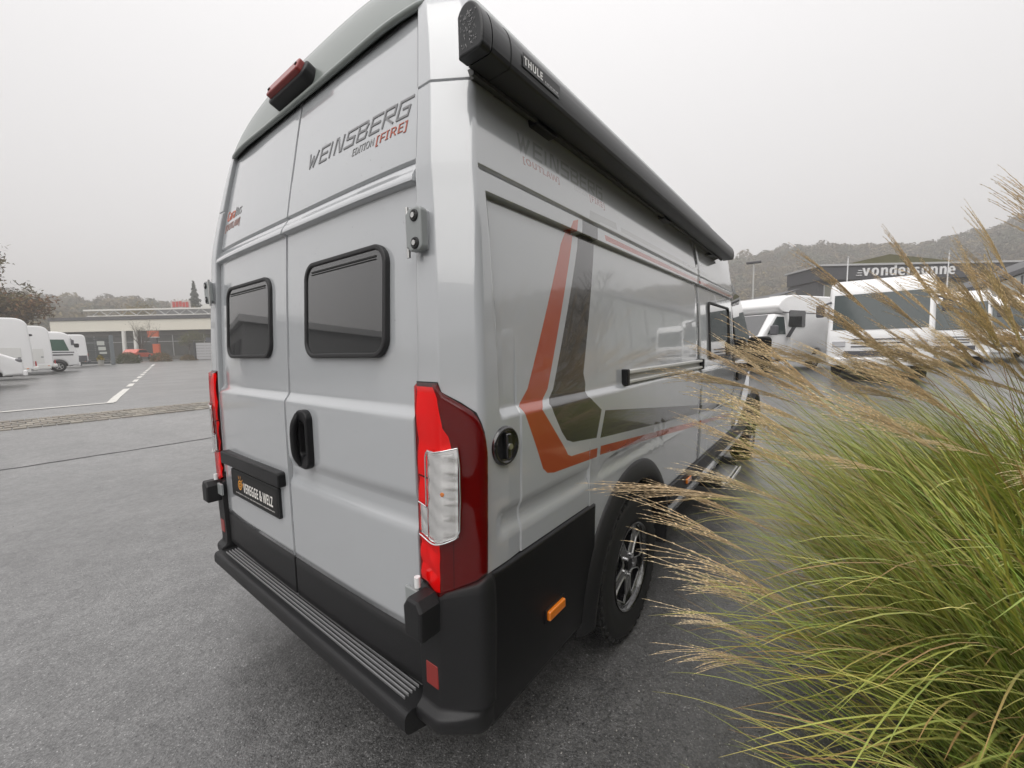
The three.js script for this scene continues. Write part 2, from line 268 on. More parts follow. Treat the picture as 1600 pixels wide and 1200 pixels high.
// roof: dome behind the door head, level towards the cab
{
  const top = (u, t) => { // u across -1..1, t metres forward of the rear edge
    const a = Math.abs(u), e = 0.853 * u, dome = Math.pow(Math.max(0, 1 - Math.pow(a, 3.6)), 0.62);
    const rise = 1 - Math.pow(1 - clamp(t / 0.09), 2.2), droop = sm(3.1, 4.15, t) * 0.36;
    return [e * (1 - 0.1 * sm(3.0, 4.1, t)), 2.458 + 0.235 * dome * rise - droop * (0.55 + 0.45 * dome), zr(2.45) + 0.012 - t - 0.125 * sm(0.84, 1, a)];
  };
  const us = coords(-1, 1, 0.05, [[-1, 0.01, 6], [1, 0.01, 6]]), ts = [0, 0.002, 0.005, 0.01, 0.016, 0.024, 0.034, 0.045, 0.06, 0.09, 0.12, 0.16, 0.2, 0.25, 0.3, 0.4, ...coords(0.6, 4.1, 0.2)];
  const roof = part('roof', grid(us, ts, top), M.roof, van);
  // rain gutter lip above the doors
  part('gutter', new THREE.TubeGeometry(new THREE.CatmullRomCurve3([-0.75, -0.74, -0.6, -0.3, 0, 0.3, 0.6, 0.74, 0.75].map(x => V3(x, 2.461, zr(2.46) + 0.018 - 0.02 * sm(0.7, 0.76, Math.abs(x))))), 60, 0.011, 8), M.roof, roof);
  part('roof_vent', [rbox(0.5, 0.07, 0.5, 0, 2.71, -1.4, 0.03)], M.white, roof);
  const bl = new THREE.Group(); bl.name = 'high_brake_light'; van.add(bl); bl.position.set(-0.045, 2.53, -0.112); bl.rotation.x = -0.42;
  part('housing', ext(rrShape(-0.16, -0.038, 0.16, 0.038, 0.032), 0.034, 0.008, 3).translate(0, 0, -0.02), M.plastic, bl);
  part('lens', ext(rrShape(-0.135, -0.028, 0.135, 0.028, 0.012), 0.014, 0.006, 3).translate(0, 0.003, 0.022), M.redPlastic, bl);
  for (const s of [-1, 1]) part('screw', new THREE.CylinderGeometry(0.007, 0.007, 0.004, 10).rotateX(Math.PI / 2).translate(s * 0.12, 0.003, 0.0435), M.black, bl);
}
// dark lining so that the joints read as gaps
part('interior_lining', [box(1.56, 1.7, 3.5, 0, 1.4, -1.95), box(1.3, 0.25, 3.2, 0, 2.32, -1.9)], M.black, van);
part('chassis', [box(1.3, 0.22, 5.4, 0, 0.42, -2.9), box(1.8, 0.08, 0.9, 0, 0.5, -0.5), box(1.84, 0.06, 3.4, 0, 0.52, -3.3)], M.black, van);

// rear doors
function doorRelief(y, x, s) {
  let d = 0;
  d -= 0.012 * groove(y, 1.985, 0.007);
  d += 0.02 * (1 - sm(1.93, 1.978, y)) * sm(1.918, 1.924, y);
  d += 0.02 * (1 - sm(1.258, 1.3, y));
  d -= 0.013 * sm(0.925, 0.965, y) * (1 - sm(1.0, 1.05, y)) * (s > 0 ? 1 : sm(0.62, 0.68, x) * 0);
  d -= 0.006 * sm(0.5, 0.0, y);
  return d;
}
const doorZ = (x, y, s) => zr(y) + doorRelief(y, x, s) - 0.012 * Math.pow(x / 0.8, 4);
function doorPanel(s, y0, y1, inset = 0.004) {
  const us = [0, 0.003, 0.008, ...coords(0.02, 0.98, 0.05), 0.99, 0.996, 1], ys = coords(y0, y1, 0.03, [[y0, 0.003, 1], [y1, 0.003, 1], [1.985, 0.0035, 3], [1.95, 0.008, 4], [1.921, 0.003, 3], [1.28, 0.007, 4], [1.02, 0.01, 4], [0.945, 0.01, 4]]);
  const g = grid(us, ys, (u, y, i, j) => {
    const x = lerp(inset, xd(y) - 0.003, u), e = i === 0 || i === us.length - 1 || j === 0 || j === ys.length - 1;
    return [x, y, doorZ(x, y, s) - (e ? 0.025 : 0)];
  });
  return s > 0 ? g : mirrorX(g);
}
function strokeBoxes(pts, w, d, zf) { // raised bars along a polyline lying on the door
  const out = [];
  for (let i = 1; i < pts.length; i++) { const [x0, y0] = pts[i - 1], [x1, y1] = pts[i], L = Math.hypot(x1 - x0, y1 - y0), g = new THREE.BoxGeometry(L + w * 0.9, w, d, 1, 1, 1); g.rotateZ(Math.atan2(y1 - y0, x1 - x0)); const my = (y0 + y1) / 2; g.rotateX(0); g.translate((x0 + x1) / 2, my, 0); const p = g.attributes.position; for (let k = 0; k < p.count; k++) p.setZ(k, p.getZ(k) + zf(p.getX(k), p.getY(k)) + d / 2 - 0.001); out.push(g); }
  return out;
}
const font = await new FontLoader().loadAsync('fonts/droid/droid_sans_regular.typeface.json');
const fontBold = await new FontLoader().loadAsync('fonts/droid/droid_sans_bold.typeface.json');
function textOnDoor(s, x0, y0, w, h, lean, zf) {
  const g = new TextGeometry(s, { font, size: 1, depth: 0.05, curveSegments: 3, bevelEnabled: false }); g.computeBoundingBox(); const b = g.boundingBox, p = g.attributes.position;
  for (let i = 0; i < p.count; i++) { const v = (p.getY(i) - 0) / 0.72, x = x0 + (p.getX(i) - b.min.x) / (b.max.x - b.min.x) * w + lean * v * h, y = y0 + v * h; p.setXYZ(i, x, y, zf(x, y) + 0.0003 + p.getZ(i) / 0.05 * 0.0012); }
  g.computeVertexNormals(); return g;
}
const doors = {};
for (const s of [1, -1]) {
  const d = part('rear_door', doorPanel(s, 0.615, 2.463), M.paint, van); doors[s] = d;
  part('lower_trim', doorPanel(s, 0.45, 0.612, 0.005), M.plastic, d);
  // window: rubber frame and dark pane
  const cx = s > 0 ? 0.42 : -0.388, w = new THREE.Group(); w.name = 'rear_window'; d.add(w);
  const lean = -Math.atan2(0.031 - 0.006, 0.42); w.position.set(cx, 1.607, zr(1.607) - 0.002); w.rotation.x = lean;
  const fr = rrShape(-0.252, -0.172, 0.252, 0.172, 0.062); fr.holes.push(rrShape(-0.236, -0.156, 0.236, 0.156, 0.048, THREE.Path));
  part('window_frame', ext(fr, 0.011, 0.005, 4, 14), M.rubber, w);
  part('pane', ext(rrShape(-0.238, -0.158, 0.238, 0.158, 0.049), 0.007, 0.003, 2, 14), M.glass, w);
  part('blind_rail', [rbox(0.4, 0.006, 0.003, 0, 0.136, 0.0115, 0.001), rbox(0.4, 0.003, 0.003, 0, 0.127, 0.0115, 0.001)], M.black, w);
}
// lettering and handle on the doors
{
  const zf = (x, y) => doorZ(Math.abs(x), y, 1), bars = [];
  letters((a, b) => [0.138 + a * 0.6, 2.146 + b * 0.05 - 0.008 * a], pts => bars.push(...strokeBoxes(pts, 0.0072, 0.003, zf)));
  const chromeDark = std(lin(0.28, 0.28, 0.285), 0.35, 0.6);
  part('lettering', bars, chromeDark, doors[1]);
  part('lettering', textOnDoor('EDITION', 0.446, 2.098, 0.118, 0.017, 0.12, zf), std(lin(0.33, 0.33, 0.33), 0.4, 0.3), doors[1]);
  part('lettering', textOnDoor('[FIRE]', 0.578, 2.094, 0.145, 0.02, 0.14, zf), std(lin(0.42, 0.1, 0.06), 0.4), doors[1]);
  part('lettering', textOnDoor('Cara', -0.738, 2.128, 0.112, 0.034, 0.12, zf), std(lin(0.6, 0.1, 0.03), 0.4), doors[-1]);
  part('lettering', textOnDoor('Bus', -0.62, 2.13, 0.085, 0.032, 0.2, zf), std(lin(0.34, 0.34, 0.34), 0.4, 0.3), doors[-1]);
  part('lettering', textOnDoor('[OUTLAW]', -0.752, 2.078, 0.21, 0.024, 0.1, zf), std(lin(0.36, 0.2, 0.17), 0.4), doors[-1]);
  const h = new THREE.Group(); h.name = 'door_handle'; h.position.set(0.175, 1.132, 0.022); doors[1].add(h);
  const b = rrShape(-0.048, -0.112, 0.048, 0.112, 0.04); b.holes.push(rrShape(-0.016, -0.062, 0.026, 0.07, 0.02, THREE.Path));
  part('surround', ext(b, 0.014, 0.008, 4), M.cladding, h);
  part('recess', ext(rrShape(-0.03, -0.075, 0.036, 0.082, 0.02), 0.004, 0), M.gloss, h);
  part('grip', new THREE.TubeGeometry(new THREE.CatmullRomCurve3([V3(-0.02, 0.095, 0.016), V3(-0.024, 0.06, 0.032), V3(-0.026, 0, 0.036), V3(-0.024, -0.06, 0.032), V3(-0.02, -0.098, 0.014)]), 20, 0.013, 10), M.cladding, h);
  // number plate holder and show plate
  const bracket = part('plate_lamp_bar', ext(rrShape(-0.34, -0.032, 0.34, 0.032, 0.014), 0.034, 0.009, 3).translate(-0.375, 0.936, 0.008), M.cladding, doors[-1]);
  const rec = part('plate_holder', ext(rrShape(-0.272, -0.068, 0.272, 0.068, 0.012), 0.014, 0.004).translate(-0.36, 0.822, 0.016), M.plastic, doors[-1]);
  const c = document.createElement('canvas'); c.width = 1024; c.height = 224; const x = c.getContext('2d');
  x.fillStyle = '#171616'; x.fillRect(0, 0, 1024, 224); x.strokeStyle = '#0e0e0e'; x.lineWidth = 8; x.strokeRect(4, 4, 1016, 216);
  x.strokeStyle = '#e39a2c'; x.lineWidth = 13; x.lineCap = 'round'; x.beginPath(); for (let a = 0; a < 12.2; a += 0.15) { const r = 8 + a * 3.7; const px = 205 + Math.cos(a + 0.4) * r, py = 122 + Math.sin(a + 0.4) * r; a ? x.lineTo(px, py) : x.moveTo(px, py); } x.stroke();
  x.lineWidth = 9; for (const a of [-1.9, -1.35, -0.8, -0.3]) { x.beginPath(); x.moveTo(205 + Math.cos(a) * 68, 122 + Math.sin(a) * 68); x.lineTo(205 + Math.cos(a) * 94, 122 + Math.sin(a) * 94); x.stroke(); }
  x.fillStyle = '#efece6'; x.save(); x.translate(285, 168); x.font = 'bold 80px sans-serif'; const tw = x.measureText('VEREGGE & WELZ').width; x.scale(650 / tw, 1.6); x.fillText('VEREGGE & WELZ', 0, 0); x.restore();
  x.fillStyle = '#c9c7c2'; let px = 90; while (px < 960) { const w = rr(3, 9); if (rnd() > 0.16) x.fillRect(px, 197 + rr(0, 3), w, rr(8, 12)); px += w + rr(2, 5); }
  const t = new THREE.CanvasTexture(c); t.colorSpace = THREE.SRGBColorSpace;
  const pl = part('show_plate', new THREE.PlaneGeometry(0.52, 0.114).translate(-0.36, 0.824, 0.0355), phy(0xffffff, 0.45, { map: t, specularIntensity: 0.6 }), doors[-1]);
}
// hinges on the corner pillars
for (const s of [1, -1]) {
  for (const [y, z, low] of [[1.775, 0.018, false], [0.735, 0.034, true]]) {
    const h = new THREE.Group(); h.name = low ? 'lower_hinge' : 'upper_hinge'; h.position.set(s * (low ? 0.858 : 0.838), y, low ? z : -0.002); if (!low) h.scale.setScalar(0.88); van.add(h);
    if (!low) {
      part('hinge_plate', ext(rrShape(-0.03, -0.064, 0.034, 0.064, 0.016), 0.016, 0.006, 3), M.hinge, h);
      part('hinge_arm', rbox(0.03, 0.11, 0.026, -s * 0.026, 0, 0.008, 0.008), M.hinge, h);
      part('hinge_base', rbox(0.05, 0.12, 0.05, 0, 0, -0.022, 0.006), M.paint, h);
      for (const yy of [0.038, -0.042]) { part('bolt_cup', new THREE.TorusGeometry(0.013, 0.005, 8, 16).translate(0.006, yy, 0.0225), M.plastic, h); part('bolt', new THREE.CylinderGeometry(0.008, 0.009, 0.012, 12).rotateX(Math.PI / 2).translate(0.006, yy, 0.024), M.alu, h); }
      part('pin', new THREE.CylinderGeometry(0.006, 0.006, 0.15, 10).translate(-s * 0.036, -0.004, 0.014), M.alu, h);
    } else {
      const b = new THREE.Shape([[-0.035, -0.055], [0.035, -0.055], [0.038, 0.03], [0.02, 0.055], [-0.02, 0.055], [-0.038, 0.03]].map(p => new THREE.Vector2(...p)));
      part('hinge_cover', ext(b, 0.055, 0.01, 3).translate(0, 0, -0.005), M.plastic, h);
      part('cover_hole', new THREE.CylinderGeometry(0.007, 0.007, 0.004, 10).rotateX(Math.PI / 2).translate(-s * 0.012, 0.02, 0.0495), M.black, h);
      part('hinge_arm', rbox(0.06, 0.06, 0.012, -s * 0.062, 0.012, 0.004, 0.004), M.hinge, h);
      part('pin', new THREE.CylinderGeometry(0.009, 0.009, 0.03, 10).translate(-s * 0.03, 0.075, 0.012), M.white, h);
    }
  }
}
// rear lamp clusters wrapped round the corners
{
  const s1 = table([[0.7, -0.02], [1.18, -0.02], [1.225, -0.07], [1.265, -0.22], [1.3, -0.4], [1.33, -0.6], [1.352, -0.8], [1.372, -1.0]]);
  const yb = a => lerp(0.792, 0.762, sm(0, 0.55, a)) + 0.07 * sm(0.5, 1, a), S0 = -1.93;
  const at = (a, b, off) => { const y = lerp(yb(a), 1.372, b), k = lerp(S0, s1(y), a); return hull(k, y, off); };
  const patch = (a0, a1, b0, b1, off, na = 16, nb = 24) => grid(coords(a0, a1, (a1 - a0) / na), coords(b0, b1, (b1 - b0) / nb), (a, b, i, j) => { const e = i === 0 || j === 0 || i === na || j === nb; return at(a, b, e ? Math.min(off, 0) - 0.004 : off); });
  // a patch with bumps for the inner reflector
  const facet = (a0, a1, b0, b1, off, amp, fr) => grid(coords(a0, a1, (a1 - a0) / 20), coords(b0, b1, (b1 - b0) / 40), (a, b) => at(a, b, off + amp * Math.abs(Math.sin(fr * b * 6) * Math.cos(a * fr * 2))));
  for (const s of [1, -1]) {
    const f = g => s > 0 ? g : mirrorX(g), L = new THREE.Group(); L.name = 'tail_lamp'; van.add(L);
    part('seal', f(grid(coords(-0.008, 1.006, 0.08), coords(-0.01, 0.998, 0.05), (a, b) => at(a, b, 0.0015))), M.black, L);
    part('outer_reflector', f(grid(coords(0.7, 0.985, 0.05), coords(0.02, 0.985, 0.04), (a, b) => at(a, b, 0.005))), M.lensDark, L);
    part('lower_reflector', f(grid(coords(0.505, 0.695, 0.04), coords(0.02, 0.26, 0.04), (a, b) => at(a, b, 0.005))), M.lensDark, L);
    part('inner_reflector', f(facet(0.03, 0.695, 0.55, 0.975, 0.003, 0.006, 2.2)), M.lensBack, L);
    part('inner_reflector', f(facet(0.03, 0.5, 0.02, 0.26, 0.004, 0.007, 5)), M.lensBack, L);
    part('inner_reflector', f(facet(0.03, 0.3, 0.27, 0.54, 0.004, 0.006, 3)), M.lensBack, L);
    part('red_lens', f(patch(0, 1, 0, 1, 0.015, 26, 40)), M.lens, L);
    const clear = (a0, a1, b0, b1) => { part('reverse_reflector', f(grid(coords(a0 + 0.01, a1 - 0.01, (a1 - a0) / 10), coords(b0 + 0.006, b1 - 0.006, (b1 - b0) / 20), (a, b) => at(a, b, 0.0172 + 0.0035 * Math.abs(Math.sin(a * 22) * Math.sin(b * 40 + a * 9))))), M.reflector, L); part('clear_lens', f(patch(a0, a1, b0, b1, 0.022, 14, 20)), M.clearLens, L); };
    clear(0.31, 0.74, 0.27, 0.7); clear(0.12, 0.308, 0.27, 0.43);
    part('bulb', f(new THREE.SphereGeometry(0.008, 12, 8).scale(1, 1, 0.5).translate(...at(0.62, 0.5, 0.016))), M.amber, L);
    part('lens_rim', f(mergeGeometries([[[0.31, 0.27], [0.72, 0.28], [0.74, 0.31]], [[0.74, 0.31], [0.745, 0.45], [0.74, 0.7]], [[0.74, 0.7], [0.34, 0.69], [0.31, 0.66]], [[0.31, 0.66], [0.31, 0.44]], [[0.31, 0.43], [0.12, 0.43]], [[0.12, 0.27], [0.31, 0.27]]].map(ps => new THREE.TubeGeometry(new THREE.CatmullRomCurve3(ps.flatMap(([a, b], i) => i ? [0.33, 0.66, 1].map(t => V3(...at(lerp(ps[i - 1][0], a, t), lerp(ps[i - 1][1], b, t), 0.024))) : [V3(...at(a, b, 0.024))])), 16, 0.0022, 6)))), M.chrome, L);
  }
}
// bumper corners, step and lower cladding
{
  const off = spline([[0.34, -0.03], [0.352, 0.0], [0.372, 0.03], [0.4, 0.042], [0.425, 0.04], [0.437, 0.022], [0.46, 0.016], [0.6, 0.018], [0.74, 0.018], [0.775, 0.012], [0.79, -0.008]]);
  const ks = [-2.35, -2.2, -2.05, -2, -1.97, ...coords(-1.9, -1, 0.1), ...coords(-0.9, 0, 0.08), 0.01, 0.02, 0.025], ys = coords(0.34, 0.79, 0.012, [[0.431, 0.004, 4], [0.78, 0.004, 3]]);
  const corner = grid(ks, ys, (k, y) => {
    const o = y < 0.44 ? lerp(off(y), Math.min(off(y), 0.012), sm(-0.7, 0, k)) : off(y), top = y > 0.765 ? 0.05 * sm(-1, 0.02, k) * sm(0.74, 0.79, y) : 0;
    if (k < -2) { const q = hull(-2, y, o); return [q[0] - 0.006, y + top, q[2] - (-2 - k) * 0.4 - 0.004]; }
    const q = hull(Math.min(k, 0.02), y, o); q[1] += top; if (k > 0.022) q[0] -= 0.02; return q;
  });
  // capping face under the lamp
  const capTop = grid([0, 1], ks.filter(k => k >= -2), (t, k) => { const y = 0.79, o = lerp(-0.008, -0.06, t), q = hull(Math.min(k, 0.02), y, o); q[1] += 0.05 * sm(-1, 0.02, k); return q; }, true);
  const clad = grid(coords(0.03, 0.66, 0.03), [0.345, 0.35, ...coords(0.36, 0.81, 0.04), 0.824, 0.829], (k, y, i, j) => { const z = -0.06 - k; const q = hull(k, y, 0.008); q[2] = z + 0.0; if (j === 0 || y > 0.828) q[0] -= 0.02; return q; });
  for (const s of [1, -1]) {
    const f = g => s > 0 ? g : mirrorX(g), B = new THREE.Group(); B.name = 'bumper_corner'; van.add(B);
    part('shell', [f(corner), f(capTop)], M.plastic, B);
    part('reflector', rbox(0.05, 0.07, 0.008, s * 0.852, 0.53, 0.0235, 0.003), M.redPlastic, B);
    part('lower_cladding', f(clad), M.cladding, van);
    // side marker lamp
    if (s > 0) { const mk = new THREE.Group(); mk.name = 'side_marker'; van.add(mk); part('lens', rbox(0.016, 0.034, 0.105, 0.996, 0.545, -0.415, 0.006), M.amber, mk); part('base', rbox(0.006, 0.05, 0.125, 0.9885, 0.545, -0.415, 0.002), M.cladding, mk); }
    // sill band and sill in front of the rear wheel
    part('sill_trim', f(grid(coords(1.66, FRONTK + 0.9, 0.2), [0.49, 0.493, 0.52, 0.56, 0.6, 0.607, 0.61], (k, y, i, j) => { const q = hull(k, y, j === 0 || j === 6 ? -0.012 : 0.014); return q; })), M.cladding, van);
    part('sill', f(grid(coords(1.66, FRONTK + 0.9, 0.3), [0.38, 0.4, 0.44, 0.488], (k, y) => hull(k, y, y < 0.39 ? -0.06 : 0))), M.paint, van);
  }
  const mk = new THREE.Group(); mk.name = 'side_marker'; van.add(mk); part('lens', rbox(0.014, 0.034, 0.1, 0.999, 0.548, -2.1, 0.005), M.amber, mk);
  const st = new THREE.Group(); st.name = 'rear_step'; van.add(st);
  const prof = new THREE.Shape(); prof.moveTo(-0.09, 0.3); prof.lineTo(0.06, 0.345); prof.quadraticCurveTo(0.088, 0.352, 0.09, 0.375); prof.lineTo(0.09, 0.398); prof.quadraticCurveTo(0.088, 0.42, 0.07, 0.42); prof.lineTo(0.056, 0.42); prof.lineTo(0.052, 0.414); prof.lineTo(-0.022, 0.414); prof.lineTo(-0.026, 0.42); prof.lineTo(-0.05, 0.422); prof.lineTo(-0.06, 0.44); prof.lineTo(-0.09, 0.44);
  part('step_body', ext(prof, 1.6, 0, 1, 6).rotateY(-Math.PI / 2).translate(0.8, 0, 0), M.plastic, st);
  const edge = std(lin(0.3, 0.3, 0.305), 0.4, 0.3);
  for (let i = 0; i < 6; i++) { const z = -0.017 + i * 0.0132; part('tread_rib', rbox(1.5, 0.011, 0.0036, 0, 0.4175, z, 0.0016), edge, st); }
}
// wheel arches and wheels
function wheel(parent, x, y, z, side, turn = 0) {
  const w = new THREE.Group(); w.name = 'wheel'; w.position.set(x, y, z); w.rotation.y = (side > 0 ? 0 : Math.PI) + turn; parent.add(w);
  wheelParts(w); return w;
}
let WP;
function wheelParts(w) {
  if (!WP) {
    const R = 0.357, prof = [[0.2, -0.1], [0.215, -0.112], [0.29, -0.118], [0.335, -0.106], [0.352, -0.085], [R, -0.06], [R, 0.06], [0.352, 0.085], [0.335, 0.106], [0.318, 0.112], [0.3, 0.1155], [0.296, 0.114], [0.27, 0.117], [0.235, 0.115], [0.222, 0.108], [0.21, 0.1], [0.2, 0.09]];
    const tyre = new THREE.LatheGeometry(prof.map(([r, a]) => new THREE.Vector2(r, a)), 64).rotateZ(-Math.PI / 2);
    const blocks = []; for (let k = 0; k < 56; k++) for (const sx of [-0.072, -0.024, 0.026, 0.076]) { const b = box(0.04, 0.014, 0.03, sx, R, 0); b.rotateX(k / 56 * Math.PI * 2 + sx * 1.4); blocks.push(b); }
    const lug = []; for (let k = 0; k < 40; k++) { const b = box(0.012, 0.03, 0.026, 0.1, 0.336, 0); b.rotateX(k / 40 * Math.PI * 2); lug.push(b); }
    const barrel = new THREE.LatheGeometry([[0.05, -0.02], [0.19, -0.03], [0.195, 0.06], [0.2, 0.085], [0.212, 0.098], [0.218, 0.11], [0.212, 0.1135], [0.204, 0.106], [0.199, 0.09]].map(p => new THREE.Vector2(...p)), 48).rotateZ(-Math.PI / 2);
    const face = new THREE.Shape(); face.absarc(0, 0, 0.202, 0, Math.PI * 2); const rims = [];
    const holePts = (c, o) => { const P = [[0.068 + o * 1.3, -0.13 - 0], [0.088 + o, -0.3], [0.15, -0.42 + o * 3], [0.186 - o, -0.36 + o * 4], [0.186 - o, 0.36 - o * 4], [0.15, 0.42 - o * 3], [0.088 + o, 0.3], [0.068 + o * 1.3, 0.13]]; return P.map(([r, a]) => new THREE.Vector2(Math.cos(c + a) * r, Math.sin(c + a) * r)); };
    for (let k = 0; k < 5; k++) { const c = k / 5 * Math.PI * 2 + Math.PI / 2; face.holes.push(new THREE.Path(holePts(c, 0))); const rim = new THREE.Shape(holePts(c, -0.006)); rim.holes.push(new THREE.Path(holePts(c, 0.002))); rims.push(ext(rim, 0.004, 0.001, 1, 4)); }
    const toX = g => g.rotateY(Math.PI / 2);
    const faceG = toX(ext(face, 0.03, 0.004, 2, 40)).translate(0.05, 0, 0), trim = mergeGeometries(rims.map(g => plain(toX(g).translate(0.0835, 0, 0))));
    const nuts = []; for (let k = 0; k < 5; k++) { const a = k / 5 * Math.PI * 2 + Math.PI / 2 + Math.PI / 5; nuts.push(new THREE.CylinderGeometry(0.009, 0.009, 0.014, 6).rotateZ(Math.PI / 2).translate(0.09, Math.sin(a) * 0.05, Math.cos(a) * 0.05)); }
    const disc = new THREE.CylinderGeometry(0.15, 0.15, 0.02, 32).rotateZ(Math.PI / 2).translate(0.01, 0, 0), cal = rbox(0.05, 0.14, 0.07, 0.02, -0.02, 0.12, 0.01);
    const cap = new THREE.CylinderGeometry(0.026, 0.03, 0.016, 20).rotateZ(Math.PI / 2).translate(0.088, 0, 0);
    WP = [['tyre', mergeGeometries([tyre, ...blocks, ...lug].map(plain)), M.tyre], ['barrel', barrel, M.gloss], ['rim', faceG, M.gloss], ['spoke_trim', trim, M.alu], ...nuts.map(g => ['wheel_nut', g, M.chrome]), ['brake_disc', mergeGeometries([disc, cal].map(plain)), std(lin(0.3, 0.3, 0.3), 0.4, 0.8)], ['centre_cap', cap, M.cladding]];
  }
  for (const [n, g, m] of WP) part(n, g, m, w);
}
{
  for (const s of [1, -1]) for (const z of [HUB.zr, HUB.zf]) {
    wheel(van, s * 0.868, HUB.y + 0.007, z, s);
    // flare: D-shaped lip swept round the arch
    const sec = [[0.435, -0.06], [0.437, 0.02], [0.448, 0.034], [0.47, 0.036], [0.5, 0.026], [0.525, 0.012], [0.536, 0.002], [0.538, -0.012]], a0 = z === HUB.zr ? -0.13 : -0.05;
    const fl = grid(coords(a0, Math.PI - a0, 0.06), coords(0, sec.length - 1, 1), (a, i) => { const [r, o] = sec[i], y = HUB.y + 0.01 + Math.sin(a) * r, zz = z - Math.cos(a) * r; return [Xs(clamp(y, 0.3, 1)) + o, y, zz]; }, true);
    part('wheel_arch_flare', s > 0 ? fl : mirrorX(fl), M.plastic, van);
    const linr = grid(coords(-0.1, Math.PI + 0.1, 0.15), [0, 1], (a, t) => [lerp(0.95, 0.4, t), HUB.y + 0.01 + Math.sin(a) * 0.45, z - Math.cos(a) * 0.45]);
    part('wheel_arch_liner', s > 0 ? linr : mirrorX(linr), M.black, van);
  }
}
// filler cap, sliding door rail, sliding door window, entrance step
{
  const c = new THREE.Group(); c.name = 'water_filler_cap'; c.position.set(0.997, 1.182, -0.147); c.rotation.y = Math.PI / 2; van.add(c);
  part('flange', new THREE.LatheGeometry([[0, 0.004], [0.04, 0.004], [0.046, 0.012], [0.052, 0.012], [0.056, 0.006], [0.057, 0]].map(p => new THREE.Vector2(...p)), 40).rotateX(Math.PI / 2), M.gloss, c);
  part('grip', rbox(0.02, 0.075, 0.018, 0, 0, 0.011, 0.006), M.gloss, c); part('lock', new THREE.CylinderGeometry(0.0085, 0.0085, 0.006, 16).rotateX(Math.PI / 2).translate(0, 0, 0.022), M.alu, c);
  const r = new THREE.Group(); r.name = 'sliding_door_rail'; van.add(r);
  const railMat = std(lin(0.62, 0.62, 0.6), 0.35, 0.35); part('upper_bar', rbox(0.03, 0.018, 1.38, 0.986, 1.337, -1.73, 0.005), railMat, r); part('lower_bar', rbox(0.03, 0.016, 1.38, 0.986, 1.292, -1.73, 0.005), railMat, r);
  part('channel', box(0.012, 0.034, 1.37, 0.974, 1.315, -1.73), std(lin(0.42, 0.42, 0.4), 0.4, 0.3), r);
  for (const z of [-1.03, -2.43]) part('end_block', rbox(0.04, 0.075, 0.03, 0.988, 1.314, z, 0.006), M.cladding, r);
  const w = new THREE.Group(); w.name = 'side_window'; w.position.set(0.964, 1.56, -3.1); w.rotation.set(0, Math.PI / 2, 0); slide.add(w); w.rotation.order = 'YXZ'; w.rotation.x = -0.05;
  const fr = rrShape(-0.4, -0.225, 0.4, 0.225, 0.05); fr.holes.push(rrShape(-0.382, -0.207, 0.382, 0.207, 0.036, THREE.Path));
  part('window_frame', ext(fr, 0.016, 0.005, 3), M.rubber, w); part('pane', ext(rrShape(-0.384, -0.209, 0.384, 0.209, 0.037), 0.008, 0.002), M.glass, w);
  const st = new THREE.Group(); st.name = 'entrance_step'; van.add(st);
  part('tread', rbox(0.16, 0.03, 0.6, 1.0, 0.3, -3.2, 0.01), M.alu, st); part('tread_edge', rbox(0.03, 0.034, 0.6, 1.094, 0.3, -3.2, 0.01), M.chrome, st); for (const z of [-2.86, -3.54]) part('bracket', rbox(0.22, 0.1, 0.03, 0.95, 0.32, z, 0.005), M.black, st);
}
// awning cassette on the right roof edge
{
  const a = new THREE.Group(); a.name = 'awning'; van.add(a);
  const p = new THREE.Shape(); p.moveTo(0.957, 2.176); p.lineTo(1.026, 2.176); p.quadraticCurveTo(1.037, 2.178, 1.038, 2.19); p.bezierCurveTo(1.046, 2.23, 1.034, 2.275, 1.004, 2.292); p.bezierCurveTo(0.985, 2.3, 0.965, 2.29, 0.957, 2.27);
  const len = 3.15, body = ext(p, len, 0, 1, 16).translate(0, 0, -0.085 - len); part('cassette', toCreasedNormals(body, 0.6), M.awning, a);
  const cap = ext(p, 0.026, 0.006, 3, 16); for (const z of [-0.079, -0.085 - len - 0.032]) part('end_cap', cap.clone().translate(0, 0, z), M.awning, a);
  part('joint', ext(p, 0.004, 0, 1, 12).translate(-1, -2.23, 0).scale(1.02, 1.02, 1).translate(1, 2.23, -0.16), M.black, a);
  part('mounting_rail', [box(0.07, 0.03, len - 0.1, 0.923, 2.196, -0.13 - (len - 0.1) / 2), box(0.01, 0.012, len - 0.05, 0.955, 2.172, -0.1 - (len - 0.05) / 2)], std(lin(0.05, 0.05, 0.048), 0.5), a);
  for (const z of [-0.45, -1.7, -2.9]) part('bracket', rbox(0.07, 0.05, 0.12, 0.925, 2.185, z, 0.006), M.cladding, a);
  // maker's label on the front
  const c = document.createElement('canvas'); c.width = 512; c.height = 96; const x = c.getContext('2d'); x.fillStyle = '#1c1d1e'; x.fillRect(0, 0, 512, 96); x.fillStyle = '#e8e8e6'; x.save(); x.font = 'bold 70px sans-serif'; const tw = x.measureText('THULE').width; x.translate(14, 74); x.scale(250 / tw, 1.1); x.fillText('THULE', 0, 0); x.restore();
  x.fillStyle = '#9c9d9d'; for (let i = 0; i < 9; i++) x.fillRect(290 + i * 22, 58 + (i % 2) * 3, 14, 16); x.fillStyle = '#8a8b8b'; x.fillRect(285, 80, 210, 5);
  const t = new THREE.CanvasTexture(c); t.colorSpace = THREE.SRGBColorSpace;
  const lab = part('maker_label', new THREE.PlaneGeometry(0.19, 0.036).rotateY(Math.PI / 2), std(0xffffff, 0.4, 0, { map: t }), a); lab.position.set(1.0425, 2.222, -0.3); lab.rotation.z = 0.02;
}
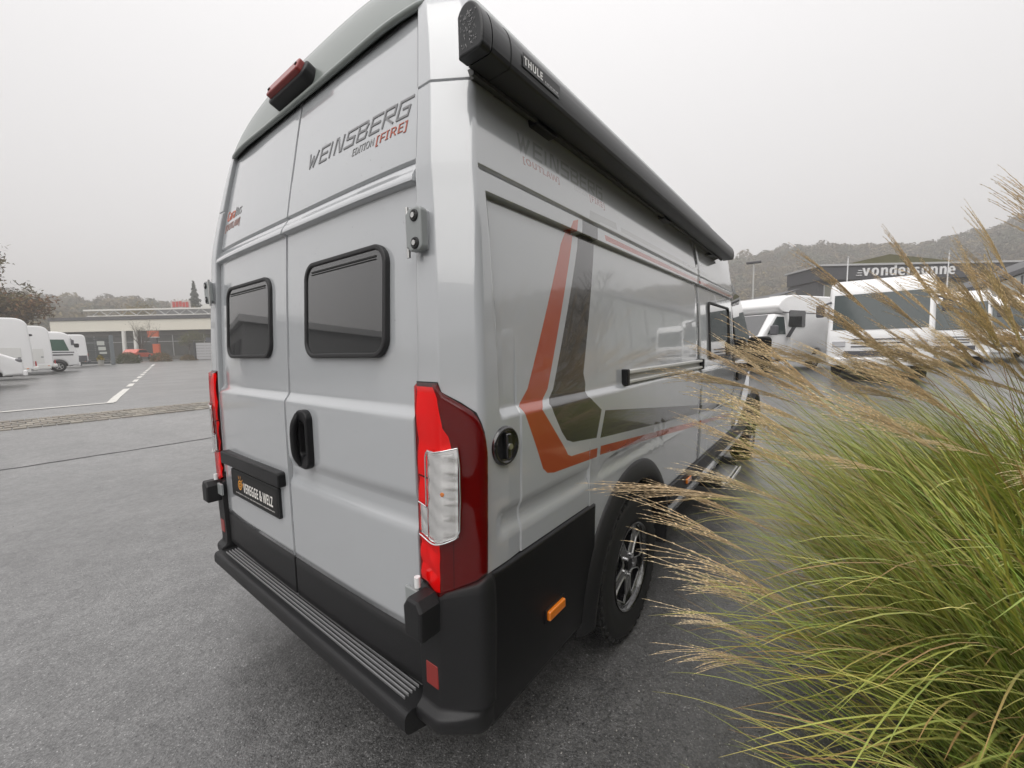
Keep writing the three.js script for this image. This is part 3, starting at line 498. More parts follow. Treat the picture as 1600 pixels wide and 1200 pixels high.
// raindrops left on the windows, the doors and the awning
{
  const g = new THREE.SphereGeometry(1, 6, 4, 0, Math.PI * 2, 0, Math.PI / 2).rotateX(Math.PI / 2), N = 900, im = new THREE.InstancedMesh(g, phy(lin(0.75, 0.75, 0.75), 0.03, { transmission: 0.8, thickness: 0.002, ior: 1.33 }), N), d = new THREE.Object3D();
  for (let i = 0; i < N; i++) {
    const m = i % 12 === 0 ? 2 : i % 2; let r = rr(0.0008, 0.0026); d.rotation.set(0, 0, 0);
    if (m === 0) { const s = rnd() < 0.5 ? 0.42 : -0.388, y = rr(1.465, 1.75); d.position.set(s + rr(-0.22, 0.22), y, zr(1.607) - 0.002 + 0.0075 - (y - 1.607) * 0.06); }
    else if (m === 1) { const sx = rnd() < 0.5 ? 1 : -1, x = rr(0.05, 0.75), y = rr(0.65, 2.3); d.position.set(sx * x, y, doorZ(x, y, sx) + 0.0002); r *= 0.7; }
    else { d.position.set(rr(0.97, 1.02), rr(2.19, 2.27), -0.0465); }
    d.scale.set(r, r * rr(1, 1.6), r * 0.6); d.updateMatrix(); im.setMatrixAt(i, d.matrix);
  }
  im.name = 'raindrops'; im.userData.kind = 'stuff'; shade(im); van.add(im);
}
// cab: nose, doors' glass, windscreen, mirrors
{
  const L = 5.98, prof = new THREE.Shape(), P = (z, y) => [-z, y];
  prof.moveTo(...P(-3.73, 0.42)); prof.lineTo(...P(HUB.zf + 0.46, 0.42)); prof.absarc(-HUB.zf, HUB.y + 0.01, 0.46, Math.PI, 0, true); prof.lineTo(...P(-L + 0.12, 0.4)); prof.quadraticCurveTo(L, 0.42, L, 0.6); prof.quadraticCurveTo(L, 0.95, L - 0.13, 1.02); prof.quadraticCurveTo(5.6, 1.12, 5.35, 1.28); prof.lineTo(4.42, 2.03); prof.quadraticCurveTo(4.2, 2.2, 3.73, 2.34); prof.lineTo(...P(-3.73, 0.42));
  const g = ext(prof, 1.86, 0.06, 4, 14).translate(0, 0, -0.93).rotateY(Math.PI / 2); const p = g.attributes.position;
  for (let i = 0; i < p.count; i++) { const y = p.getY(i), z = p.getZ(i), t = sm(-4.6, -6.0, z); p.setX(i, p.getX(i) * (Xs(clamp(y, 0.3, 2.4)) / 1.005) * (1 - 0.14 * t) * (1 - 0.06 * sm(1.3, 2.1, y))); }
  g.computeVertexNormals(); part('cab', toCreasedNormals(g, 0.7), M.paint, van);
  const ws = grid(coords(-0.8, 0.8, 0.1), coords(0.04, 0.96, 0.1), (u, t) => { const z = lerp(-5.38, -4.4, t), y = lerp(1.27, 2.05, t) + 0.012 - 0.05 * u * u * 0.4; return [u * (1 - 0.1 * t), y, z - 0.02 + 0.08 * u * u]; });
  part('windscreen', ws, M.glass, van);
  for (const s of [1, -1]) {
    const wg = new THREE.Shape([[-3.85, 1.32], [-4.86, 1.32], [-5.0, 1.42], [-4.45, 1.98], [-3.9, 2.0]].map(([z, y]) => new THREE.Vector2(-z, y)));
    const sg = ext(wg, 0.012, 0.003).rotateY(Math.PI / 2).translate(0.0, 0, 0), q = sg.attributes.position; for (let i = 0; i < q.count; i++) { const y = q.getY(i), z = q.getZ(i); q.setX(i, q.getX(i) + Xs(y) * 0.99 * (1 - 0.14 * sm(-4.6, -6, z)) * (1 - 0.06 * sm(1.3, 2.1, y)) - 0.004); }
    sg.computeVertexNormals(); part('cab_window', s > 0 ? sg : mirrorX(sg), M.glass, van);
    const dh = part('cab_door_handle', rbox(0.03, 0.09, 0.2, s * 0.995, 1.13, -3.95, 0.012), M.cladding, van);
    const m = new THREE.Group(); m.name = 'wing_mirror'; van.add(m); m.position.set(s * 1.1, 1.36, -4.55); m.rotation.y = s * 0.12;
    part('housing', ext(rrShape(-0.115, -0.17, 0.115, 0.17, 0.05), 0.09, 0.02, 4).translate(0, 0, -0.11), M.cladding, m);
    part('mirror_glass', ext(rrShape(-0.092, -0.06, 0.092, 0.145, 0.03), 0.004, 0).translate(0, 0, -0.019), M.chrome, m);
    part('wide_mirror_glass', ext(rrShape(-0.092, -0.145, 0.092, -0.075, 0.02), 0.004, 0).translate(0, 0, -0.019), M.chrome, m);
    part('arm', rbox(0.18, 0.06, 0.06, -s * 0.13, -0.16, -0.07, 0.02), M.cladding, m);
    part('headlamp', rbox(0.22, 0.3, 0.2, s * 0.68, 0.92, -5.8, 0.06), M.glass, van);
  }
  part('front_bumper', rbox(1.7, 0.28, 0.3, 0, 0.42, -5.84, 0.08), M.cladding, van);
}

// ---------------------------------------------------------------- parked motorhomes
const VW = { white: phy(lin(0.84, 0.84, 0.84), 0.3, { clearcoat: 0.6, clearcoatRoughness: 0.08 }), cream: phy(lin(0.72, 0.72, 0.7), 0.35), stripe: std(lin(0.05, 0.05, 0.055), 0.4), grey: std(lin(0.1, 0.1, 0.11), 0.45), tail: phy(lin(0.4, 0.02, 0.02), 0.2, { clearcoat: 1 }), lamp: phy(lin(0.5, 0.5, 0.52), 0.1, { clearcoat: 1 }), tint: phy(lin(0.09, 0.15, 0.12), 0.1), lampDark: phy(lin(0.16, 0.16, 0.17), 0.12, { clearcoat: 1 }), screen: phy(lin(0.05, 0.065, 0.065), 0.08, { ior: 1.5 }) };
let RW;
function smallWheel(parent, x, z) {
  if (!RW) RW = [new THREE.LatheGeometry([[0.2, -0.1], [0.3, -0.11], [0.335, -0.09], [0.345, -0.05], [0.345, 0.05], [0.335, 0.09], [0.3, 0.11], [0.2, 0.1]].map(p => new THREE.Vector2(...p)), 32).rotateZ(-Math.PI / 2),
    mergeGeometries([...[0, 1, 2, 3, 4].map(k => plain(box(0.02, 0.19, 0.055, 0.085, 0.1, 0).rotateX(k / 5 * Math.PI * 2))), plain(new THREE.CylinderGeometry(0.05, 0.05, 0.03, 16).rotateZ(Math.PI / 2).translate(0.085, 0, 0)), plain(new THREE.TorusGeometry(0.198, 0.012, 6, 28).rotateY(Math.PI / 2).translate(0.09, 0, 0))]),
    new THREE.CylinderGeometry(0.2, 0.2, 0.08, 24).rotateZ(Math.PI / 2)];
  const w = new THREE.Group(); w.name = 'wheel'; w.position.set(x, 0.345, z); if (x < 0) w.rotation.y = Math.PI; parent.add(w);
  part('tyre', RW[0], M.tyre, w); part('rim', RW[1], M.alu, w); part('barrel', RW[2], M.black, w);
}
function hullExtrude(pts, width, bevel, zf) { // side outline (z, y) turned into a body of the given width
  const s = new THREE.Shape(); pts.forEach((p, i) => { if (p.length === 2) i ? s.lineTo(-p[0], p[1]) : s.moveTo(-p[0], p[1]); else if (p.length === 4) s.quadraticCurveTo(-p[0], p[1], -p[2], p[3]); else s.absarc(-p[0], p[1], p[2], Math.PI, 0, true); });
  const g = ext(s, width - 2 * bevel, bevel, 4, 10).translate(0, 0, -(width - 2 * bevel) / 2).rotateY(Math.PI / 2);
  if (zf) { const q = g.attributes.position; for (let i = 0; i < q.count; i++) q.setX(i, q.getX(i) * zf(q.getY(i), q.getZ(i))); g.computeVertexNormals(); }
  return toCreasedNormals(g, 0.6);
}
function slab(pts, x, s, mat, name, parent, th = 0.012) { const sh = new THREE.Shape(pts.map(([z, y]) => new THREE.Vector2(-z, y))), g = ext(sh, th, 0.004).rotateY(Math.PI / 2); g.translate(s > 0 ? x : -x - th, 0, 0); return part(name, g, mat, parent); }
const rect = (z0, z1, y0, y1) => [[z0, y0], [z1, y0], [z1, y1], [z0, y1]];
function motorhome(o) {
  const { L, H = 2.85, W = 2.2, type } = o, m = thing(o.name, o.label, o.category ?? 'motorhome', [o.x, G(o.x, o.z), o.z], o.turn, o.group), fa = -L + 0.95, ra = -1.75, mat = o.mat ?? VW.white;
  if (type === 'aclass') {
    part('body', hullExtrude([[0, 0.42], [ra + 0.42, 0.42], [ra, 0.37, 0.42], [fa + 0.42, 0.42], [fa, 0.37, 0.42], [-L + 0.1, 0.4], [-L, 0.42, -L, 0.6], [-L, 1.15], [-L + 0.06, 1.32], [-L + 0.36, 2.42], [-L + 0.45, H - 0.08, -L + 0.9, H - 0.02], [-0.5, H], [-0.02, H, 0, H - 0.4]], W, 0.1), mat, m);
    const ws = part('windscreen', grid(coords(-0.98, 0.98, 0.14), coords(0, 1, 0.2), (u, t) => [u, lerp(1.38, 2.38, t), -L + lerp(0.06, 0.33, t) + 0.02 * u * u - 0.012]), VW.screen, m);
    part('lower_grille', rbox(1.4, 0.16, 0.03, 0, 0.7, -L - 0.006, 0.02), VW.grey, m); part('front_bumper', rbox(W - 0.1, 0.22, 0.12, 0, 0.48, -L, 0.05), mat, m);
    for (const y of [0.9, 1.0, 1.1]) part('grille_bar', rbox(1.1, 0.035, 0.03, 0, y, -L - 0.006, 0.01), VW.grey, m);
    for (const s of [1, -1]) { part('headlight', rbox(0.3, 0.17, 0.05, s * 0.82, 0.98, -L - 0.005, 0.03), VW.lamp, m); part('wing_mirror', [rbox(0.2, 0.36, 0.14, s * (W / 2 + 0.2), 1.95, -L + 0.25, 0.04), bar([s * (W / 2 - 0.05), 2.2, -L + 0.3], [s * (W / 2 + 0.18), 2.1, -L + 0.25], 0.03)], VW.grey, m); slab([[-L + 0.42, 1.4], [-L + 1.3, 1.4], [-L + 1.3, 2.15], [-L + 0.62, 2.15]], W / 2 - 0.002, s, o.stripes ? VW.tint : M.glass, 'cab_window', m); slab(rect(-L + 2.4, -L + 3.5, 1.5, 2.1), W / 2 - 0.002, s, M.glass, 'side_window', m); slab(rect(-1.6, -0.7, 1.55, 2.1), W / 2 - 0.002, s, M.glass, 'side_window', m); slab(rect(-L + 1.4, -0.2, 0.98, 1.06), W / 2 - 0.006, s, VW.stripe, 'side_stripe', m); if (o.stripes) { slab(rect(-L + 0.2, -L + 1.38, 1.26, 1.32), W / 2 - 0.003, s, VW.stripe, 'side_stripe', m); slab(rect(-L + 0.25, -L + 1.38, 1.08, 1.16), W / 2 - 0.003, s, VW.stripe, 'side_stripe', m); } }
  } else {
    const cy = type === 'van' ? H : 2.12;
    const body = type === 'van'
      ? [[0, 0.42], [ra + 0.42, 0.42], [ra, 0.37, 0.42], [fa + 0.42, 0.42], [fa, 0.37, 0.42], [-L + 0.1, 0.4], [-L, 0.4, -L, 0.6], [-L, 0.98, -L + 0.15, 1.02], [-L + 0.62, 1.28], [-L + 1.5, 2.05], [-L + 1.8, H - 0.05, -L + 2.4, H - 0.02], [-0.4, H], [-0.1, H, -0.06, H - 0.3], [0, 1.2]]
      : [[0, 0.45], [ra + 0.42, 0.45], [ra, 0.37, 0.42], [-L + 2.4, 0.42], [-L + 2.3, 1.25], [-L + 1.95, 2.1], [-L + 1.32, 2.2, -L + 1.42, 2.42], [-L + 1.7, H - 0.1, -L + 2.4, H - 0.04], [-0.55, H], [-0.12, H, -0.06, H - 0.35], [0, 1.3]];
    part('body', hullExtrude(body, W, type === 'van' ? 0.09 : 0.06), mat, m);
    if (type !== 'van') part('cab', hullExtrude([[-L + 2.5, 0.42], [fa + 0.42, 0.42], [fa, 0.37, 0.42], [-L + 0.1, 0.4], [-L, 0.4, -L, 0.6], [-L, 0.98, -L + 0.15, 1.02], [-L + 0.62, 1.27], [-L + 1.42, 2.1], [-L + 2.5, 2.12]], 2.0, 0.09, (y, z) => 1 - 0.1 * sm(-L + 1.2, -L, z)), mat, m);
    const wx = type === 'van' ? W / 2 : 1.0;
    part('windscreen', grid(coords(-0.82, 0.82, 0.2), coords(0.05, 0.96, 0.3), (u, t) => [u * (1 - 0.08 * t), lerp(1.28, type === 'van' ? 2.06 : 2.1, t) + 0.014, -L + lerp(0.62, type === 'van' ? 1.5 : 1.42, t) - 0.014]), M.glass, m);
    part('front_bumper', rbox(1.78, 0.22, 0.14, 0, 0.47, -L - 0.01, 0.05), type === 'van' ? VW.grey : mat, m);
    for (const s of [1, -1]) {
      slab([[-L + 0.95, 1.36], [-L + 2.1, 1.36], [-L + 1.95, 2.0], [-L + 1.5, 2.0]], wx - 0.003, s, VW.screen, 'cab_window', m); part('headlight', rbox(0.34, 0.17, 0.5, s * 0.735, 0.94, -L + 0.28, 0.06).rotateX(0), VW.lampDark, m);
      part('wing_mirror', rbox(0.24, 0.34, 0.16, s * (wx + 0.17), 1.5, -L + 1.05, 0.05), VW.grey, m);
      if (o.stripes) { slab([[-L + 0.75, 1.0], [-L + 1.95, 1.0], [-L + 1.95, 1.09], [-L + 0.72, 1.05]], 1.0 - 0.003, s, VW.stripe, 'side_stripe', m); slab([[-L + 0.72, 1.16], [-L + 1.95, 1.16], [-L + 1.95, 1.22], [-L + 0.75, 1.2]], 1.0 - 0.003, s, VW.stripe, 'side_stripe', m); }
      if (o.swoosh) { slab([[-L + 1.95, 1.25], [-L + 2.2, 1.25], [-L + 3.05, 2.06], [-L + 2.75, 2.06]], W / 2 - 0.003, s, VW.stripe, 'side_stripe', m); slab(rect(-L + 1.7, -0.6, 2.14, 2.17), W / 2 - 0.003, s, VW.stripe, 'side_stripe', m); }
      const wins = o.windows ?? []; for (const [z0, z1, y0, y1] of wins) { const g = ext(rrShape(-z1 < -z0 ? -z1 : -z0, y0, -z1 < -z0 ? -z0 : -z1, y1, 0.07), 0.02, 0.006).rotateY(Math.PI / 2); g.translate(s > 0 ? W / 2 - 0.004 : -W / 2 - 0.016, 0, 0); part('side_window', g, M.glass, m); }
      if (type !== 'van') { part('skirt', rbox(0.04, 0.24, L - 2.2, s * (W / 2 - 0.01), 0.44, -(L - 2.2) / 2 - 0.1, 0.015), VW.cream, m); slab(rect(-1.15, -0.35, 0.66, 1.5), W / 2 - 0.004, s, VW.cream, 'locker_door', m); part('locker_handle', rbox(0.02, 0.05, 0.1, s * (W / 2 + 0.014), 1.02, -0.42, 0.008), VW.grey, m); }
      part('tail_light', rbox(0.1, 0.3, 0.05, s * (W / 2 - 0.1), type === 'van' ? 1.1 : 0.7, type === 'van' ? 0 : 0.07, 0.02), VW.tail, m);
      part('marker_light', rbox(0.02, 0.03, 0.08, s * (W / 2 + 0.012), 0.5, -0.2, 0.006), M.amber, m);
    }
    if (o.lower) { for (const s of [1, -1]) { const g = grid(coords(-L + 2, -0.06, 0.3), [0.46, 1.02], (z, y) => [W / 2 + 0.004, y, z], true); part('dark_lower_panel', s > 0 ? g : mirrorX(g), VW.grey, m); } part('tail_panel', rbox(W - 0.16, 0.6, 0.02, 0, 0.78, 0.005, 0.008), VW.grey, m); }
    part('rear_bumper', rbox(W - 0.02, 0.24, 0.26, 0, 0.5, 0.04, 0.09), type === 'van' ? VW.grey : VW.cream, m);
    if (type !== 'van') part('roof_light', rbox(0.6, 0.12, 0.6, 0, H + 0.02, -2.4, 0.04), VW.cream, m);
  }
  for (const s of [1, -1]) for (const z of [fa, ra]) smallWheel(m, s * (W / 2 - 0.18), z);
  part('floor_pan', box(W - 0.5, 0.14, L - 0.6, 0, 0.42, -L / 2), M.black, m);
  return m;
}
motorhome({ name: 'motorhome', label: 'white motorhome parked nose-out at the open end of the row, headlight and front wheel showing', x: -23.2, z: 6.36, turn: 0, L: 6.4, type: 'semi', group: 'motorhomes parked along the drive' });
motorhome({ name: 'motorhome', label: 'tall plain white motorhome tail with rounded roof, parked next to the nose-out one', x: -29.6, z: -0.55, turn: Math.PI, L: 6.8, H: 2.9, type: 'semi', group: 'motorhomes parked along the drive' });
motorhome({ name: 'motorhome', label: 'white motorhome tail with small roof window and square locker door beside striped cab', x: -36.1, z: -1.6, turn: Math.PI, L: 6.8, H: 2.85, type: 'semi', windows: [[-1.3, -0.7, 2.25, 2.36]], group: 'motorhomes parked along the drive' });
motorhome({ name: 'motorhome', label: 'white motorhome with black striped cab and green-tinted side window', x: -40.2, z: 3.55, turn: 0, L: 6.6, H: 2.7, type: 'aclass', stripes: true, group: 'motorhomes parked along the drive' });
motorhome({ name: 'panel_van', label: 'white camper van with dark grey lower body, tail next to the slatted gate', category: 'van', x: -52.2, z: -4.75, turn: Math.PI, L: 5.6, H: 2.9, W: 2.05, type: 'van', lower: true, windows: [[-1.15, -0.5, 1.75, 2.1]], group: 'motorhomes parked along the drive' });
motorhome({ name: 'motorhome', label: 'white motorhome with dark square side window and black diagonal stripe behind the cab', x: 1.04, z: -21.4, turn: 2.73, L: 5.95, H: 2.85, type: 'semi', swoosh: true, windows: [[-3.85, -2.75, 1.62, 2.24]], group: 'motorhomes facing the forecourt' });
motorhome({ name: 'integrated_motorhome', label: 'white integrated motorhome with big flat windscreen, next to the diagonal-striped one', x: 3.2, z: -19.8, turn: 3.06, L: 5.6, H: 2.85, type: 'aclass', group: 'motorhomes facing the forecourt' });
motorhome({ name: 'integrated_motorhome', label: 'white integrated motorhome half hidden by tall grass, in the middle of three', x: 5.5, z: -28.2, turn: 3.1, L: 6.8, type: 'aclass', group: 'motorhomes facing the forecourt' });
motorhome({ name: 'integrated_motorhome', label: 'white integrated motorhome behind the thickest grass plumes, set farthest back', x: 8.2, z: -32.4, turn: 3.1, L: 6.8, type: 'aclass', group: 'motorhomes facing the forecourt' });
motorhome({ name: 'motorhome', label: 'white motorhome parked side-on before the dark showroom, mirrored in the grey van', x: 13.4, z: -16.6, turn: -1.9, L: 6.4, type: 'semi', windows: [[-3.4, -2.4, 1.6, 2.1]], group: 'motorhomes facing the forecourt' });

// ---------------------------------------------------------------- vegetation
const leafMat = (r, g, b) => phy(lin(1, 1, 1), 0.85, { vertexColors: true, transmission: 0.0, side: THREE.DoubleSide });
const foliageMat = std(0xffffff, 0.9, 0, { vertexColors: true, side: THREE.DoubleSide }), barkMat = std(lin(0.09, 0.075, 0.06), 0.9, 0, { bumpMap: fineBump, bumpScale: 0.01 });
class Tris { constructor() { this.p = []; this.c = []; } tri(a, b, c, col) { this.p.push(...a, ...b, ...c); for (let i = 0; i < 3; i++) this.c.push(...col); } leaf(o, size, col) { const th = rr(0, 6.283), ph = Math.acos(rr(-1, 1)), d = [Math.sin(ph) * Math.cos(th), Math.cos(ph), Math.sin(ph) * Math.sin(th)], e = [rr(-1, 1), rr(-1, 1), rr(-1, 1)], q = [d[1] * e[2] - d[2] * e[1], d[2] * e[0] - d[0] * e[2], d[0] * e[1] - d[1] * e[0]], n = Math.hypot(...q) || 1; this.tri([o[0] - d[0] * size, o[1] - d[1] * size, o[2] - d[2] * size], [o[0] + q[0] / n * size * .6, o[1] + q[1] / n * size * .6, o[2] + q[2] / n * size * .6], [o[0] + d[0] * size, o[1] + d[1] * size, o[2] + d[2] * size], col); } geo() { const g = new THREE.BufferGeometry(); g.setAttribute('position', new THREE.Float32BufferAttribute(this.p, 3)); g.setAttribute('color', new THREE.Float32BufferAttribute(this.c, 3)); g.computeVertexNormals(); return g; } }
function limbs(o, H, spread, levels, bare) { // tapered trunk with forking limbs; returns geometry and the tips
  const geos = [], tips = [];
  const grow = (p, dir, len, r, lv) => {
    const pts = [p.clone()]; let d = dir.clone(), q = p.clone(); for (let i = 0; i < 4; i++) { d.add(V3(rr(-.16, .16), rr(-.02, .14), rr(-.16, .16))).normalize(); q = q.clone().addScaledVector(d, len / 4); pts.push(q); }
    const c = new THREE.CatmullRomCurve3(pts), g = new THREE.TubeGeometry(c, 5, r, lv > 1 ? 4 : 7); const P = g.attributes.position, rad = lv > 1 ? 4 : 7; for (let i = 0; i <= 5; i++) { const ctr = c.getPoint(i / 5), k = 1 - 0.5 * i / 5; for (let j = 0; j <= rad; j++) { const n = i * (rad + 1) + j; P.setXYZ(n, lerp(ctr.x, P.getX(n), k), lerp(ctr.y, P.getY(n), k), lerp(ctr.z, P.getZ(n), k)); } } geos.push(g);
    if (lv >= levels) { tips.push(q); return; } const n = lv === 0 ? 6 : 4; for (let k = 0; k < n; k++) { const t = lv === 0 ? rr(0.35, 1) : rr(0.3, 1), s = c.getPoint(t), a = rr(0, 6.283), nd = d.clone().multiplyScalar(0.6).add(V3(Math.cos(a) * spread, rr(0.1, 0.7), Math.sin(a) * spread)).normalize(); grow(s, nd, len * rr(0.5, 0.75), r * 0.5, lv + 1); } if (lv > 0) tips.push(q);
  };
  grow(V3(0, 0, 0), V3(0, 1, 0), H * 0.5, H * 0.022, 0); return { geo: mergeGeometries(geos.map(g => plain(g))), tips };
}
function tree(name, label, x, z, H, spread, cols, perTip, size, clump, group, y0) {
  const t = thing(name, label, 'tree', [x, y0 ?? G(x, z) - 0.1, z], rr(0, 6), group), { geo, tips } = limbs(null, H, spread, 3); part('trunk', geo, barkMat, t);
  if (perTip) { const T = new Tris(); for (const q of tips) { const c0 = cols[Math.floor(rnd() * cols.length)]; for (let i = 0; i < perTip; i++) { const k = rr(0.75, 1.25); T.leaf([q.x + rr(-1, 1) * clump, q.y + rr(-1, 1) * clump, q.z + rr(-1, 1) * clump], size * rr(0.6, 1.3), c0.map(v => v * k)); } } part('crown', T.geo(), foliageMat, t); }
  return t;
}
function conifer(x, z, H, label, y0) { const t = thing('conifer', label, 'tree', [x, y0, z], 0); part('trunk', new THREE.CylinderGeometry(0.05, 0.22, H, 8).translate(0, H / 2, 0), barkMat, t); const T = new Tris(); for (let i = 0; i < 6000; i++) { const u = Math.sqrt(rnd()), y = H * (1 - u * 0.92), r = u * H * 0.24 * (0.75 + 0.25 * Math.sin(y * 5)) * Math.sqrt(rr(0.2, 1)), a = rr(0, 6.283), k = rr(0.7, 1.2); T.leaf([Math.cos(a) * r, y - r * 0.35, Math.sin(a) * r], 0.42, [0.035 * k, 0.05 * k, 0.03 * k]); } part('crown', T.geo(), foliageMat, t); return t; }
function shrub(x, z, w, h, d, cols, n, label, name = 'shrub', y0) { const t = thing(name, label, 'shrub', [x, y0 ?? G(x, z), z]); const T = new Tris(), st = []; for (let i = 0; i < n; i++) { const a = rr(0, 6.283), e = Math.acos(rr(-0.1, 1)), q = Math.cbrt(rr(0.3, 1)) * (0.85 + 0.3 * n32(a / 6.28, e)), c = cols[Math.floor(rnd() * cols.length)], k = rr(0.7, 1.3); T.leaf([Math.sin(e) * Math.cos(a) * w / 2 * q, Math.cos(e) * h * q, Math.sin(e) * Math.sin(a) * d / 2 * q], 0.1 * rr(0.6, 1.6), c.map(v => v * k)); } part('foliage', T.geo(), foliageMat, t); for (let i = 0; i < 5; i++) st.push(bar([rr(-.2, .2) * w, -0.1, rr(-.2, .2) * d], [rr(-.3, .3) * w, h * 0.7, rr(-.3, .3) * d], 0.02, 5)); part('stems', st, barkMat, t).userData.kind = 'stuff'; return t; }
const OLIVE = [[0.12, 0.095, 0.03], [0.1, 0.085, 0.03], [0.15, 0.1, 0.035], [0.09, 0.08, 0.035]], RUST = [[0.16, 0.08, 0.03], [0.13, 0.08, 0.03], [0.1, 0.07, 0.03]], YELL = [[0.24, 0.17, 0.06], [0.2, 0.16, 0.06], [0.16, 0.14, 0.05]];
tree('autumn_tree', 'olive-brown autumn tree with thin top standing behind the parked motorhomes', -70, 3.4, 14, 1.1, OLIVE, 100, 0.27, 1.2);
tree('autumn_tree', 'lower rusty-leaved autumn tree spreading beside the tall olive-brown one', -67.5, 0.4, 9.2, 1.15, [...OLIVE, ...RUST], 90, 0.22, 1.0);
tree('pale_tree', 'pale yellow-leaved tree rising behind the white roof truss', -126, -19, 14, 0.9, YELL, 20, 0.25, 0.9, undefined, 0.5);
tree('pale_tree', 'second pale yellow-leaved tree behind the white roof truss, nearer the dark conifer', -124, -27, 14.5, 0.9, YELL, 20, 0.25, 0.9, undefined, 0.5);
tree('young_tree', 'young olive-green tree standing in front of the long dark building', -80.5, -19.3, 5.4, 1.0, [[0.13, 0.13, 0.04], [0.1, 0.1, 0.035]], 18, 0.1, 0.45);
tree('young_tree', 'thin white-stemmed sapling next to the white columns', -82, -13.6, 6.2, 0.5, [[0.2, 0.19, 0.13], [0.09, 0.08, 0.05]], 6, 0.08, 0.4);
tree('bare_tree', 'leafless tree standing out past the tall grass', 10.8, -20.5, 7.5, 0.8, null, 0, 0, 0);
conifer(-128, -33, 20, 'dark conifer standing behind the pale trees', 0.5); conifer(-124, -40.5, 23, 'tall dark green conifer beside the rooftop signs', 2); conifer(-122, -43.5, 22.5, 'reddish-brown conifer next to the tall green one', 2);
shrub(-63, -9.2, 5, 1.3, 2.2, [[0.06, 0.07, 0.03], [0.08, 0.08, 0.035]], 1800, 'dark green low shrubs beside the slatted gate post');
shrub(-70, -13.5, 7, 1.2, 2, [...OLIVE, ...RUST], 2000, 'brown low hedge along the road before the white columns', 'low_hedge');
shrub(-72.5, -17.2, 6, 0.8, 1.6, [...RUST, ...OLIVE], 1400, 'rusty ground hedge at the foot of the orange pylon', 'low_hedge');
shrub(-56.5, -6.15, 0.5, 0.5, 0.5, [[0.45, 0.32, 0.05], [0.12, 0.12, 0.04]], 260, 'yellow flowers in the pot at the gate', 'potted_flowers', G(-56.5, -6.15) + 0.5);
{ const p = thing('flower_pot', 'pale square flower pot standing before the slatted gate', 'pot', [-56.5, G(-56.5, -6.15), -6.15]); part('pot', new THREE.CylinderGeometry(0.32, 0.26, 0.55, 4, 1).rotateY(Math.PI / 4).translate(0, 0.275, 0), std(lin(0.42, 0.41, 0.38), 0.8), p); part('soil', box(0.36, 0.02, 0.36, 0, 0.556, 0), std(lin(0.05, 0.04, 0.03), 0.9), p); }

// wooded hills all round the valley
{
  const ridge = a => { return lerp(43, 18, sm(0.25, 1.25, a)) + 3 * Math.sin(a * 9) + 2 * Math.sin(a * 23 + 1); // a: azimuth from -z, positive towards -x (radians); height of the ridge at 300 m
    const l = sm(0.55, 1.3, a), r = 1 - sm(-0.35, 0.25, a); return 22 + 20 * (1 - l) * 0.9 * Math.max(0.35, r) - 8 * l + 3 * Math.sin(a * 9) + 2 * Math.sin(a * 23);
  };
  const hillH = (a, d) => 0.7 + ridge(a) * sm(135, 300, d);
  const as = coords(-Math.PI, Math.PI, 0.03), ds = coords(120, 460, 20);
  struct('hills', grid(as, ds, (a, d) => [-Math.sin(a) * d, hillH(a, d) - 0.3, -Math.cos(a) * d]), std(lin(0.1, 0.09, 0.06), 0.95));
  const T = new Tris(); for (let i = 0; i < 260; i++) { const a = rr(0, 6.283), e = Math.acos(rr(-0.5, 1)), q = Math.cbrt(rr(0.35, 1)); const k = rr(0.75, 1.2); T.leaf([Math.sin(e) * Math.cos(a) * q, 0.2 + Math.cos(e) * q * 1.15, Math.sin(e) * Math.sin(a) * q], 0.2 * rr(0.7, 1.5), [k, k, k]); }
  const N = 9000, im = new THREE.InstancedMesh(T.geo(), foliageMat, N), d4 = new THREE.Object3D(), col = new THREE.Color();
  for (let i = 0; i < N; i++) { const a = rr(-1.5, 2.2), d = rr(165, 330) , s = rr(2.6, 4.8); d4.position.set(-Math.sin(a) * d, hillH(a, d) + s * rr(0.5, 1.1), -Math.cos(a) * d); d4.rotation.y = rr(0, 6.28); d4.scale.set(s, s * rr(0.9, 1.4), s); d4.updateMatrix(); im.setMatrixAt(i, d4.matrix); const c = [[0.13, 0.1, 0.06], [0.11, 0.095, 0.055], [0.15, 0.11, 0.05], [0.09, 0.09, 0.05], [0.16, 0.12, 0.045]][Math.floor(rnd() * 5)]; im.setColorAt(i, col.setRGB(...c)); }
  im.name = 'hillside_wood'; shade(im); scene.add(im); tag(im, 'hazy brown and olive autumn wood covering the hills', 'wood', null, 'stuff');
}

